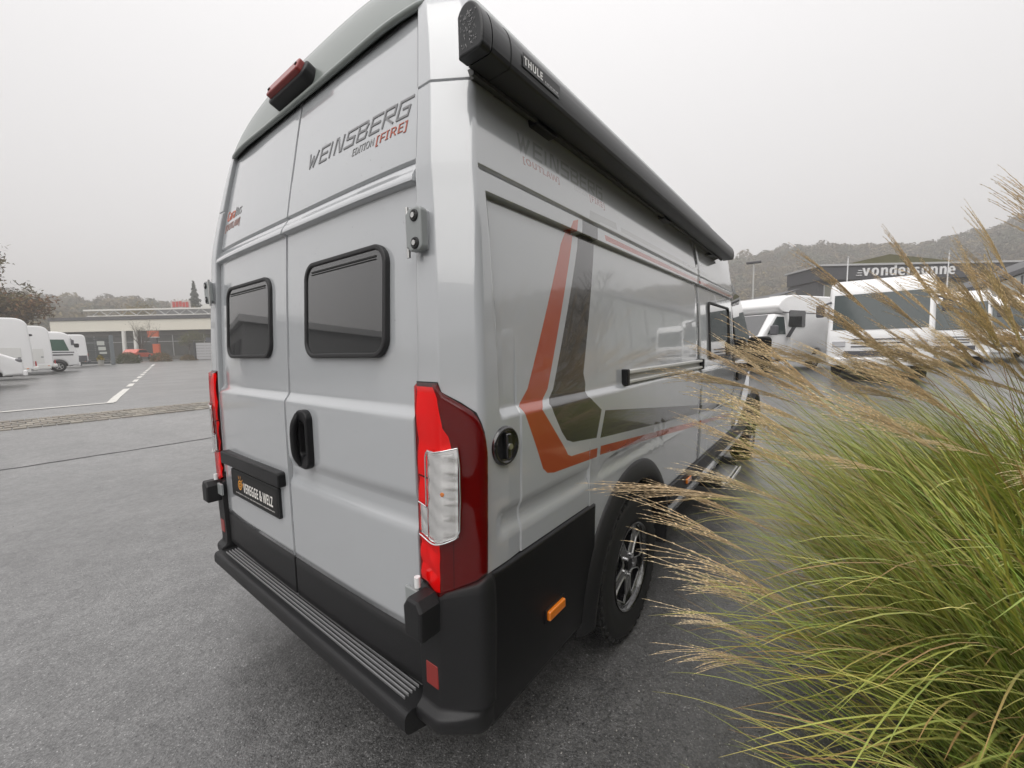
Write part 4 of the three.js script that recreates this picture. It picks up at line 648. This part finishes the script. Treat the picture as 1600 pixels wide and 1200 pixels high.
// ---------------------------------------------------------------- buildings on the left
{
  const dk = std(lin(0.07, 0.07, 0.075), 0.5), wh = std(lin(0.7, 0.69, 0.65), 0.6), cream = std(lin(0.7, 0.67, 0.58), 0.7), glass = phy(lin(0.05, 0.05, 0.045), 0.1), gr = std(lin(0.35, 0.35, 0.35), 0.6), met = std(lin(0.5, 0.5, 0.5), 0.4, 0.4);
  const y0 = 0.7, b = thing('showroom_hall', 'long low hall with white roof truss, cream fascia and dark glazed front', 'building', [-104.2, y0, -6.2]);
  // local x runs along the front (away from the road towards the right), front faces local +z
  b.rotation.y = Math.atan2(12.5, 16); const Lh = 31;
  part('wall', box(Lh, 5.1, 10, Lh / 2, 2.55, -6.2), std(lin(0.1, 0.095, 0.08), 0.7), b);
  part('fascia', box(Lh + 0.6, 1.9, 11, Lh / 2, 6.06, -5.6), cream, b); part('roof_edge', box(Lh + 0.8, 0.5, 11.4, Lh / 2, 7.3, -5.6), dk, b);
  for (let i = 0; i < 11; i++) { const w = part('window', box(2.5, 3.6, 0.1, 1.9 + i * 2.75, 2.5, -1.14), glass, b); part('frame', [box(0.1, 3.6, 0.12, 0.55 + i * 2.75, 2.5, -1.13), box(2.5, 0.1, 0.13, 1.9 + i * 2.75, 3.2, -1.125)], gr, w); }
  for (const x of [12.6, 14.6]) part('column', new THREE.CylinderGeometry(0.28, 0.32, 5.1, 14).rotateZ(-0.03).translate(x, 2.55, 0.3), wh, b);
  const tr = part('roof_truss', [box(Lh - 5, 0.26, 0.3, Lh / 2 + 3, 8.75, -0.4), box(Lh - 6, 0.14, 0.2, Lh / 2 + 3, 7.75, -0.4)], wh, b);
  for (let i = 0; i < 9; i++) part('truss_strut', [bar([7 + i * 2.5, 7.8, -0.4], [8.2 + i * 2.5, 8.7, -0.4], 0.06), bar([8.2 + i * 2.5, 8.7, -0.4], [9.5 + i * 2.5, 7.8, -0.4], 0.06)], met, tr);
  const p = thing('pylon_sign', 'orange pylon sign with dark panel in front of the glazed hall', 'sign', [-83.5, y0, -15.6], 0.8); part('post', rbox(0.9, 2.6, 0.4, 0.3, 1.3, 0, 0.03), std(lin(0.62, 0.11, 0.03), 0.5), p); part('upper_panel', rbox(1.5, 1.0, 0.35, 0, 4.2, 0, 0.03), std(lin(0.55, 0.1, 0.03), 0.5), p); part('dark_panel', rbox(0.9, 1.0, 0.4, 0.05, 3.15, 0, 0.02), dk, p); part('white_band', rbox(1.3, 0.12, 0.42, 0.1, 3.68, 0, 0.02), wh, p);
  const u = thing('upper_building', 'grey flat-roofed building with red and white rooftop signs behind the hall', 'building', [-112, 0.7, -22.2], Math.atan2(12.5, 16)); part('wall', box(26, 9.4, 10, 13, 4.7, -5), std(lin(0.33, 0.33, 0.32), 0.7), u); part('roof_band', box(26.4, 1.1, 10.4, 13, 9.95, -5), std(lin(0.13, 0.13, 0.13), 0.6), u);
  for (let i = 0; i < 7; i++) part('window', box(2.6, 1.2, 0.08, 2.4 + i * 3.4, 7.6, 0.01), glass, u);
  const rs = part('sign_board', box(4.2, 1.6, 0.15, 4.6, 11.6, -0.5), std(lin(0.5, 0.45, 0.42), 0.6), u); for (let i = 0; i < 5; i++) part('sign_stroke', box(0.55, rr(0.8, 1.2), 0.08, 3.2 + i * 0.72, 11.6 + rr(-.1, .1), -0.39), std(lin(0.5, 0.04, 0.03), 0.5), rs);
  const ws = part('sign_board', box(3.8, 0.9, 0.15, 11.2, 11.1, -0.5), wh, u);
  // slatted gate, standing open
  const g = thing('slatted_gate', 'dark grey slatted gate panel with notice boards standing beside the drive', 'gate', [-58, G(-58, -6), -4.9], 0);
  const gm = std(lin(0.085, 0.095, 0.095), 0.5, 0.2); part('frame', [box(0.12, 2.8, 0.12, 0, 1.4, 0), box(0.1, 0.1, 2.2, 0, 2.75, -1.1), box(0.1, 0.1, 2.2, 0, 0.15, -1.1)], gm, g); for (let i = 0; i < 13; i++) part('slat', box(0.03, 0.15, 2.1, 0, 0.28 + i * 0.19, -1.1), gm, g);
  part('gate_post', rbox(0.3, 3.1, 0.3, 0.05, 1.55, -2.35, 0.02), std(lin(0.16, 0.18, 0.19), 0.5), g); for (const [y, h] of [[1.95, 0.42], [1.4, 0.36], [0.95, 0.2]]) part('notice_board', box(0.02, h, 0.55, 0.04, y + 0.3, -1.55 - (2 - y) * 0.12), std(lin(0.55, 0.57, 0.53), 0.5), g);
  const w = thing('boundary_fence', 'light grey panel fence with dark post at the far side of the drive', 'fence', [-70, G(-70, -17), -17.4], 0.9); part('post', box(0.16, 2.6, 0.2, 0, 1.3, 0), std(lin(0.04, 0.04, 0.045), 0.5), w); for (let i = 0; i < 6; i++) part('panel_board', box(6, 0.36, 0.06, 3.2, 0.3 + i * 0.4, 0), std(lin(0.42, 0.42, 0.43), 0.5), w); part('sign_panel', box(5, 0.6, 0.08, 4, 2.9, 0), std(lin(0.08, 0.085, 0.1), 0.5), w);
  const c = thing('parked_car', 'orange-red car parked behind the low hedge', 'car', [-78, G(-78, -11) + 0.3, -11.6], 0.9), cr = phy(lin(0.6, 0.08, 0.03), 0.3, { clearcoat: 1 });
  part('body', hullExtrude([[0, 0.3], [-0.5, 0.3], [-0.75, 0.33, 0.34], [-1.2, 0.3], [-3.0, 0.3], [-3.3, 0.33, 0.34], [-4.2, 0.3], [-4.25, 0.7, -3.9, 0.8], [-3.1, 0.9], [-2.5, 1.4], [-0.9, 1.45], [-0.2, 1.0], [0, 0.9]], 1.75, 0.1), cr, c); for (const s of [1, -1]) { slab([[-0.55, 0.95], [-2.9, 0.95], [-2.4, 1.33], [-0.95, 1.36]], 0.872, s, M.glass, 'side_window', c); for (const z of [-0.78, -3.32]) smallWheel(c, s * 0.75, z); }
}
// ---------------------------------------------------------------- buildings on the right
{
  const dk = std(lin(0.075, 0.075, 0.08), 0.55), wh = std(lin(0.8, 0.8, 0.8), 0.5), glass = phy(lin(0.2, 0.2, 0.16), 0.1, { clearcoat: 1 }), gr = std(lin(0.45, 0.45, 0.45), 0.6);
  const b = thing('dealer_hall', 'dark grey hall with white lettering on the fascia and a low green roof', 'building', [0.78, 0, -56.8], Math.atan2(7.6, 9.8)), L = 34;   // front faces local +z
  part('wall', box(L, 8.2, 5, L / 2, 4.1, -3.1), dk, b); const fa = part('fascia', box(L + 0.4, 1.45, 5.6, L / 2, 9.0, -2.7), std(lin(0.06, 0.06, 0.068), 0.5), b); part('roof_edge', box(L + 0.8, 0.2, 6, L / 2, 9.85, -2.7), gr, b);
  for (let i = 0; i < 10; i++) { const x = 1.5 + i * 1.62 + (i > 2 ? 7.2 : 0); const w = part('window', box(1.5, 6.4, 0.1, x, 4.6, -0.56), glass, b); part('frame', box(0.08, 6.4, 0.14, x - 0.8, 4.6, -0.55), gr, w); }
  const rf = new THREE.Shape(); rf.moveTo(2.2, 9.9); rf.lineTo(8.5, 11.2); rf.lineTo(19, 9.9); part('green_roof', ext(rf, 4, 0).translate(0, 0, -5.2), std(lin(0.09, 0.085, 0.03), 0.9), b);
  let x = 4.3; for (const ch of 'vondersonne') { const g = new TextGeometry(ch, { font: fontBold, size: 1.12, depth: 0.1, curveSegments: 5, bevelEnabled: false }); g.computeBoundingBox(); const w = g.boundingBox.max.x; g.translate(x, 8.62, 0.11); part('letter', g, wh, fa); x += w + 0.13; }
  for (let i = 0; i < 3; i++) part('letter_dash', box(0.62 - i * 0.1, 0.07, 0.08, 3.98 + i * 0.05, 8.7 + i * 0.26, 0.15), wh, fa);
  const s = thing('white_shed', 'small white gabled shed seen over the roof of the diagonal-striped motorhome', 'building', [-4, 0.3, -46.3], Math.atan2(2.3, 2.9)), sh = new THREE.Shape(); sh.moveTo(0, 0); sh.lineTo(0, 5.1); sh.lineTo(3.7, 6.2); sh.lineTo(3.7, 0); part('wall', ext(sh, 8, 0).translate(0, 0, -8), std(lin(0.62, 0.62, 0.62), 0.6), s); part('roof', ext(new THREE.Shape([[-0.2, 5.06], [3.85, 6.265], [3.85, 6.36], [-0.2, 5.16]].map(p => new THREE.Vector2(...p))), 8.6, 0).translate(0, 0, -8.3), dk, s); part('annex', box(3, 5.9, 6, 5.21, 2.95, -5), std(lin(0.2, 0.19, 0.17), 0.8), s); for (let i = 0; i < 3; i++) part('window', box(0.6, 0.7, 0.06, 4.3 + i * 0.9, 5.0, -1.99), M.glass, s);
  const r = thing('glass_roof_hall', 'hall with a pale glazed roof rising behind the plumes of the grass', 'building', [10, 0, -43.8], 0.12), rp = new THREE.Shape([[0, 0], [0, 4.9], [13, 10.6], [13, 0]].map(p => new THREE.Vector2(...p))); part('wall', ext(rp, 12, 0).translate(0, 0, -12), std(lin(0.42, 0.44, 0.43), 0.5), r); for (let i = 0; i < 7; i++) part('glazing_bar', bar([i * 2 + 0.2, 0.2, 0.04], [i * 2 + 0.2, 4.9 + i * 0.877, 0.04], 0.05, 6), dk, r); part('roof', ext(new THREE.Shape([[-0.3, 4.9], [13.2, 10.82], [13.2, 11.15], [-0.3, 5.23]].map(p => new THREE.Vector2(...p))), 12.6, 0).translate(0, 0, -12.3), dk, r);
  const l = thing('lamp_post', 'slim street lamp with flat head rising in front of the hazy hill', 'street lamp', [-2.91, 0.4, -34.5]); part('pole', new THREE.CylinderGeometry(0.05, 0.085, 7.0, 10).translate(0, 3.5, 0), std(lin(0.5, 0.5, 0.48), 0.5, 0.3), l); part('lamp_head', rbox(0.95, 0.14, 0.32, 0, 6.98, 0, 0.04), dk, l);
  for (const [x, z, h] of [[2.6, -40, 7.4], [9, -47, 8]]) { const f = thing('flag_pole', `white flag pole without a flag, ${x < 5 ? 'against the dark lettered wall' : 'against the glazed front'}`, 'flag pole', [x, 0.4, z]); part('pole', new THREE.CylinderGeometry(0.035, 0.06, h, 8).translate(0, h / 2, 0), wh, f); part('finial', new THREE.SphereGeometry(0.07, 8, 6).translate(0, h, 0), gr, f); }
  // mirrored in the van: dark showroom along the right of the forecourt, pale workshop behind
  const d = thing('dark_showroom', 'dark clad showroom standing along the forecourt, mirrored in the grey van', 'building', [10, 0, -10]); part('wall', box(9, 6.6, 26, 4.5, 3.3, 13), std(lin(0.055, 0.057, 0.06), 0.5), d); part('roof_edge', box(9.4, 0.3, 26.4, 4.5, 6.75, 13), std(lin(0.12, 0.12, 0.12), 0.5), d); for (let i = 0; i < 6; i++) part('window', box(0.08, 3, 2.8, -0.02, 1.9, 3 + i * 4), M.glass, d);
  const wk = thing('workshop_hall', 'pale workshop hall with dark gates across the drive, mirrored in the rear windows', 'building', [-46, 0.4, 14], 0.25); part('wall', box(30, 4.6, 12, 0, 2.3, 6), std(lin(0.22, 0.22, 0.22), 0.7), wk); part('roof', box(30.6, 0.5, 12.6, 0, 4.85, 6), std(lin(0.5, 0.5, 0.5), 0.5), wk); for (let i = 0; i < 5; i++) part('gate', box(4, 3.4, 0.08, -12 + i * 6, 1.7, -0.03), dk, wk);
}

// ---------------------------------------------------------------- ornamental grass beside the van
{
  const bedX = (z) => 2.06 + 0.1 * Math.sin(z * 2.1) + 0.05 * Math.sin(z * 7), zs = coords(-6, 3, 0.1);
  struct('planting_bed', grid(coords(0, 1, 0.08), zs, (u, z) => { const x = lerp(bedX(z), 5.2, u); return [x, G(x, z) + 0.006 + 0.05 * sm(0, 0.25, u) + 0.03 * n128(x / 4, z / 4), z]; }, true, q => [q[0] * 2, q[2] * 2]), std(lin(0.07, 0.055, 0.04), 0.95, 0, { bumpMap: fineBump, bumpScale: 0.03 }));
  { // loose grit along the edge of the bed
    const gg = new THREE.IcosahedronGeometry(0.005, 0), N = 5000, im = new THREE.InstancedMesh(gg, std(0xffffff, 0.6), N), d = new THREE.Object3D(), col = new THREE.Color();
    for (let i = 0; i < N; i++) { const z = rr(-5, 1.2), e = Math.abs(rr(-1, 1) + rr(-1, 1) + rr(-1, 1)) / 3, x = bedX(z) + 0.1 - e * rr(0.5, 1.8); d.position.set(x, G(x, z) + 0.002, z); d.rotation.set(rr(0, 6), rr(0, 6), rr(0, 6)); d.scale.set(rr(0.3, 1), rr(0.3, 0.7), rr(0.3, 1)); d.updateMatrix(); im.setMatrixAt(i, d.matrix); const k = rr(0.12, 0.42); im.setColorAt(i, col.setRGB(k, k * 0.96, k * 0.9)); }
    im.name = 'grit'; shade(im); scene.add(im); tag(im, 'loose pale grit scattered on the asphalt beside the grass', 'grit', null, 'stuff');
  }
  const cam = V3(1.7138, 1.4567, 0.7302), bladeMat = phy(0xffffff, 0.55, { vertexColors: true, side: THREE.DoubleSide, transmission: 0.3, thickness: 0 });
  const LEAN = [-0.86, 0.5];
  const bad = p => p.distanceTo(cam) < 0.98 || p.x < 1.3 || (p.x < 1.5 && p.z > -0.42);
  function path(root, len, a0, a1, dir, n, wob = 0) { const pts = [root.clone()], p = root.clone(); let az = Math.atan2(dir[1], dir[0]); for (let i = 1; i <= n; i++) { const t = i / n, a = a0 + (a1 - a0) * Math.pow(t, 1.5); az += wob; p.add(V3(Math.sin(a) * Math.cos(az), Math.cos(a), Math.sin(a) * Math.sin(az)).multiplyScalar(len / n)); if (p.y < 0.015) p.y = 0.015; pts.push(p.clone()); } return pts; }
  function blade(B, pts, w, cols) { // folded ribbon with a pale midrib
    const n = pts.length - 1; let prev = null;
    for (let i = 0; i <= n; i++) {
      const t = i / n, T = pts[Math.min(n, i + 1)].clone().sub(pts[Math.max(0, i - 1)]).normalize(), S = T.clone().cross(V3(0, 1, 0)).normalize(), N = S.clone().cross(T), ww = w * Math.min(1, 0.45 + 2.2 * t) * Math.pow(1 - t, 0.55) + 0.0004, c = pts[i];
      const l = c.clone().addScaledVector(S, ww / 2).addScaledVector(N, ww * 0.22), r = c.clone().addScaledVector(S, -ww / 2).addScaledVector(N, ww * 0.22);
      const k = i === 0 ? cols[0] : t < 0.6 ? cols[0].map((v, q) => lerp(v, cols[1][q], t / 0.6)) : cols[1].map((v, q) => lerp(v, cols[2][q], (t - 0.6) / 0.4)), kr = k.map(v => v * 1.45);
      const cur = B.p.length / 3; for (const [q, cc] of [[l, k], [c, kr], [r, k]]) { B.p.push(q.x, q.y, q.z); B.c.push(...cc); }
      if (prev !== null) { B.i.push(prev, prev + 1, cur, prev + 1, cur + 1, cur, prev + 1, prev + 2, cur + 1, prev + 2, cur + 2, cur + 1); } prev = cur;
    }
  }
  const bufGeo = B => { const g = new THREE.BufferGeometry(); g.setAttribute('position', new THREE.Float32BufferAttribute(B.p, 3)); g.setAttribute('color', new THREE.Float32BufferAttribute(B.c, 3)); g.setIndex(B.i); g.computeVertexNormals(); return g; };
  // plume variants: a fan of thin beaded strands nodding to one side (local y along the stalk, x to the nodding side)
  function plume(sd, open, few = 1, thick = 1) {
    seed = sd; const T = new Tris(), n = Math.round((20 + Math.floor(rnd() * 8)) * few);
    for (let s = 0; s < n; s++) {
      const y0 = rr(-0.06, 0.1), len = rr(0.17, 0.3), a = rr(0, 6.283), spread = rr(0.03, 0.2) * open, nod = rr(0.2, 0.75) * open; let p = V3(0, y0, 0), d = V3(Math.cos(a) * spread + 0.05, 1, Math.sin(a) * spread).normalize(); const m = 13; let last = p.clone();
      for (let i = 1; i <= m; i++) {
        d.add(V3(nod / m, -nod * 0.3 / m, 0)).normalize(); p = p.clone().addScaledVector(d, len / m); const w = 0.0009 * thick * (1 - 0.5 * i / m), sx = V3(d.y, -d.x, 0.3).normalize().multiplyScalar(w), sz = d.clone().cross(sx).normalize().multiplyScalar(w), k = rr(0.8, 1.15), col = [k, k, k];
        for (const q of [sx, sz]) { T.tri(last.clone().add(q).toArray(), last.clone().sub(q).toArray(), p.clone().add(q).toArray(), col); T.tri(last.clone().sub(q).toArray(), p.clone().sub(q).toArray(), p.clone().add(q).toArray(), col); }
        if (i > 2) { const side = sx.clone().multiplyScalar((i % 2 ? 1 : -1) * 2.6), tip = p.clone().addScaledVector(d, 0.011).add(side), kk = rr(0.95, 1.4); T.tri(p.toArray(), p.clone().addScaledVector(d, 0.005).addScaledVector(side, 1.3).toArray(), tip.toArray(), [kk, kk, kk]); T.tri(p.toArray(), p.clone().addScaledVector(d, 0.006).addScaledVector(sz, 2.2).toArray(), tip.toArray(), [kk, kk, kk]); }
        last = p;
      }
    }
    return T.geo();
  }
  const plumes = [[101, 0.4], [202, 0.25], [303, 0.45], [404, 0.18], [505, 0.3], [606, 0.55]].map(a => plume(...a)), fans = [[707, 0.62, 0.7, 1.5], [808, 0.5, 0.6, 1.5], [909, 0.75, 0.75, 1.4]].map(a => plume(...a));
  const pm = [[0.8, 0.67, 0.46], [0.72, 0.58, 0.38], [0.5, 0.4, 0.26], [0.62, 0.49, 0.32]].map(c => std(lin(...c), 0.8, 0, { vertexColors: true, side: THREE.DoubleSide }));
  seed = 4242;
  const clumps = [
    [2.36, -0.66, 0.26, 1100, 6, 0, 'tall grass clump closest to the van tail, arching low over the wet asphalt'],
    [2.28, -1.35, 0.3, 1700, 14, 0, 'tall grass clump whose plumes hang before the rear wheel'],
    [2.55, -2.1, 0.3, 1250, 40, 0.5, 'tall grass clump with pale plumes before the van sliding door'],
    [2.8, -2.95, 0.3, 1000, 46, 1, 'tall grass clump with dark upright plumes before the parked integrated motorhomes'],
    [3.15, -2.2, 0.32, 700, 46, 1, 'tall grass clump at the back of the bed with the highest plumes'],
    [3.2, -3.9, 0.32, 700, 40, 1, 'tall grass clump at the far end of the bed, plumes against the parked motorhomes'],
  ];
  // stalks that stand out singly: [clump, tip of plume, droop, scale]
  const single = [[1, [1.25, 0.95, -0.57], 0.35, 1], [1, [1.3, 0.8, -0.62], 0.4, 1.25], [1, [1.29, 0.72, -0.66], 0.45, 1.1], [1, [1.31, 0.6, -0.6], 0.5, 0.8], [1, [1.36, 0.5, -0.55], 0.5, 0.8], [2, [1.33, 1.22, -1.2], 0.3, 1.3], [2, [1.3, 1.3, -1.1], 0.3, 1.2], [2, [1.38, 1.1, -1.1], 0.35, 1.2], [2, [1.37, 1.52, -1.56], 0.22, 1.2], [2, [1.45, 1.4, -1.5], 0.25, 1.2], [3, [1.57, 1.93, -2.0], 0.12, 1.3], [3, [1.62, 1.7, -1.95], 0.2, 1.3], [3, [1.96, 2.03, -2.5], 0.12, 1.3], [4, [2.36, 2.2, -2.3], 0.1, 1.3], [4, [2.28, 2.05, -1.9], 0.12, 1.3], [3, [1.75, 1.6, -2.1], 0.2, 1.3], [5, [1.9, 1.85, -3.1], 0.15, 1.3]];
  clumps.forEach(([cx, cz, r, nb, np, tall, label], ci) => {
    seed = 4242 + ci * 977;
    const t = thing('ornamental_grass', label, 'grass clump', [cx, 0, cz], 0, 'ornamental grass clumps beside the van'), B = { p: [], c: [], i: [] }, S = { p: [], c: [], i: [] }, g0 = G(cx, cz) + 0.03, org = V3(cx, 0, cz);
    const green = () => { const k = rr(0.75, 1.3), y = rr(0, 1); return [lerp(0.18, 0.38, y) * k, lerp(0.29, 0.4, y) * k, lerp(0.06, 0.11, y) * k]; };
    for (let i = 0; i < nb; i++) {
      const a = rr(0, 6.283), q = Math.sqrt(rnd()) * r, root = V3(cx + Math.cos(a) * q, g0, cz + Math.sin(a) * q), dir = [Math.cos(a) * 0.65 + LEAN[0] * rr(0.3, 1.3), Math.sin(a) * 0.65 + LEAN[1] * rr(0.3, 1.3)], pts = path(root, rr(0.7, 1.65), rr(0.15, 0.85), rr(0.85, 1.8), dir, 14, rr(-0.022, 0.022));
      if (pts.some(bad)) continue;
      const c0 = green(), dry = rnd(); const c1 = dry < 0.08 ? [0.34, 0.24, 0.11] : c0.map((v, j) => v * [1.15, 1.1, 0.95][j]), c2 = dry < 0.22 ? [0.4, 0.24, 0.1] : [c0[0] * 1.5, c0[1] * 1.2, c0[2] * 1.2];
      for (const p of pts) p.sub(org); blade(B, pts, ci === 0 ? rr(0.004, 0.009) : rr(0.006, 0.013), [c0, c1, c2]);
    }
    const leaves = part('leaves', bufGeo(B), bladeMat, t); leaves.userData.kind = 'stuff';
    for (let i = 0; i < np; i++) {
      const a = rr(0, 6.283), q = Math.sqrt(rnd()) * r * 0.8, root = V3(cx + Math.cos(a) * q, g0, cz + Math.sin(a) * q), dir = [Math.cos(a) * 0.45 + LEAN[0] * rr(0.5, 1.2), Math.sin(a) * 0.45 + LEAN[1] * rr(0.5, 1.2)], pts = path(root, rr(lerp(1.1, 1.35, tall), lerp(1.7, 1.95, tall)), rr(0.12, lerp(0.5, 0.35, tall)), rr(lerp(0.75, 0.5, tall), lerp(1.5, 1.15, tall)), dir, 12, rr(-0.01, 0.01));
      if (pts.some(bad)) continue; const n = pts.length - 1, tip = pts[n].clone(), T = tip.clone().sub(pts[n - 1]).normalize(); const end = tip.clone().addScaledVector(T, 0.3); if (end.distanceTo(cam) < 1.25 || end.x < 1.2 || end.y < 0.15 || (end.y > 1.5 && end.x < 2.0)) continue;
      stalk(pts, rr(0.95, 1.3), pm[Math.floor(rnd() * 4)]);
    }
    for (const [k, tp, droop, sc] of single) if (k === ci) {
      const root = V3(cx + rr(-0.1, 0.1), g0, cz + rr(-0.1, 0.1)), tip = V3(...tp), flat = V3(tip.x - root.x, 0, tip.z - root.z), ctl = V3(root.x + flat.x * 0.5, tip.y * (0.78 - droop * 0.35), root.z + flat.z * 0.5), c = new THREE.QuadraticBezierCurve3(root, ctl, tip), f = 1 - 0.34 * sc / c.getLength(), pts = []; for (let i = 0; i <= 12; i++) pts.push(c.getPointAt(f * i / 12)); stalk(pts, sc * 1.15, pm[k < 3 ? (rnd() < 0.6 ? 0 : 1) : 3], k < 3);
    }
    function stalk(pts, sc, mat, fan) {
      const n = pts.length - 1, tip = pts[n].clone(), T = tip.clone().sub(pts[n - 1]).normalize(), c = [0.26, 0.21, 0.09].map(v => v * rr(0.7, 1.3)); for (const p of pts) p.sub(org); blade(S, pts, 0.0055, [[0.16, 0.19, 0.06], c, [0.34, 0.24, 0.12]]);
      const m = part('plume', fan ? fans[Math.floor(rnd() * 3)] : plumes[Math.floor(rnd() * 6)], mat, t); m.position.copy(tip.sub(org)); const X = V3(T.x, 0, T.z).normalize(); X.addScaledVector(V3(0, -1, 0), 0.3); const Z = X.clone().cross(T).normalize(), X2 = T.clone().cross(Z).normalize(); m.quaternion.setFromRotationMatrix(new THREE.Matrix4().makeBasis(X2, T, Z)); m.scale.setScalar(sc);
    }
    const stk = part('stalks', bufGeo(S), bladeMat, t); stk.userData.kind = 'stuff';
  });
}

renderer.render(scene, camera);
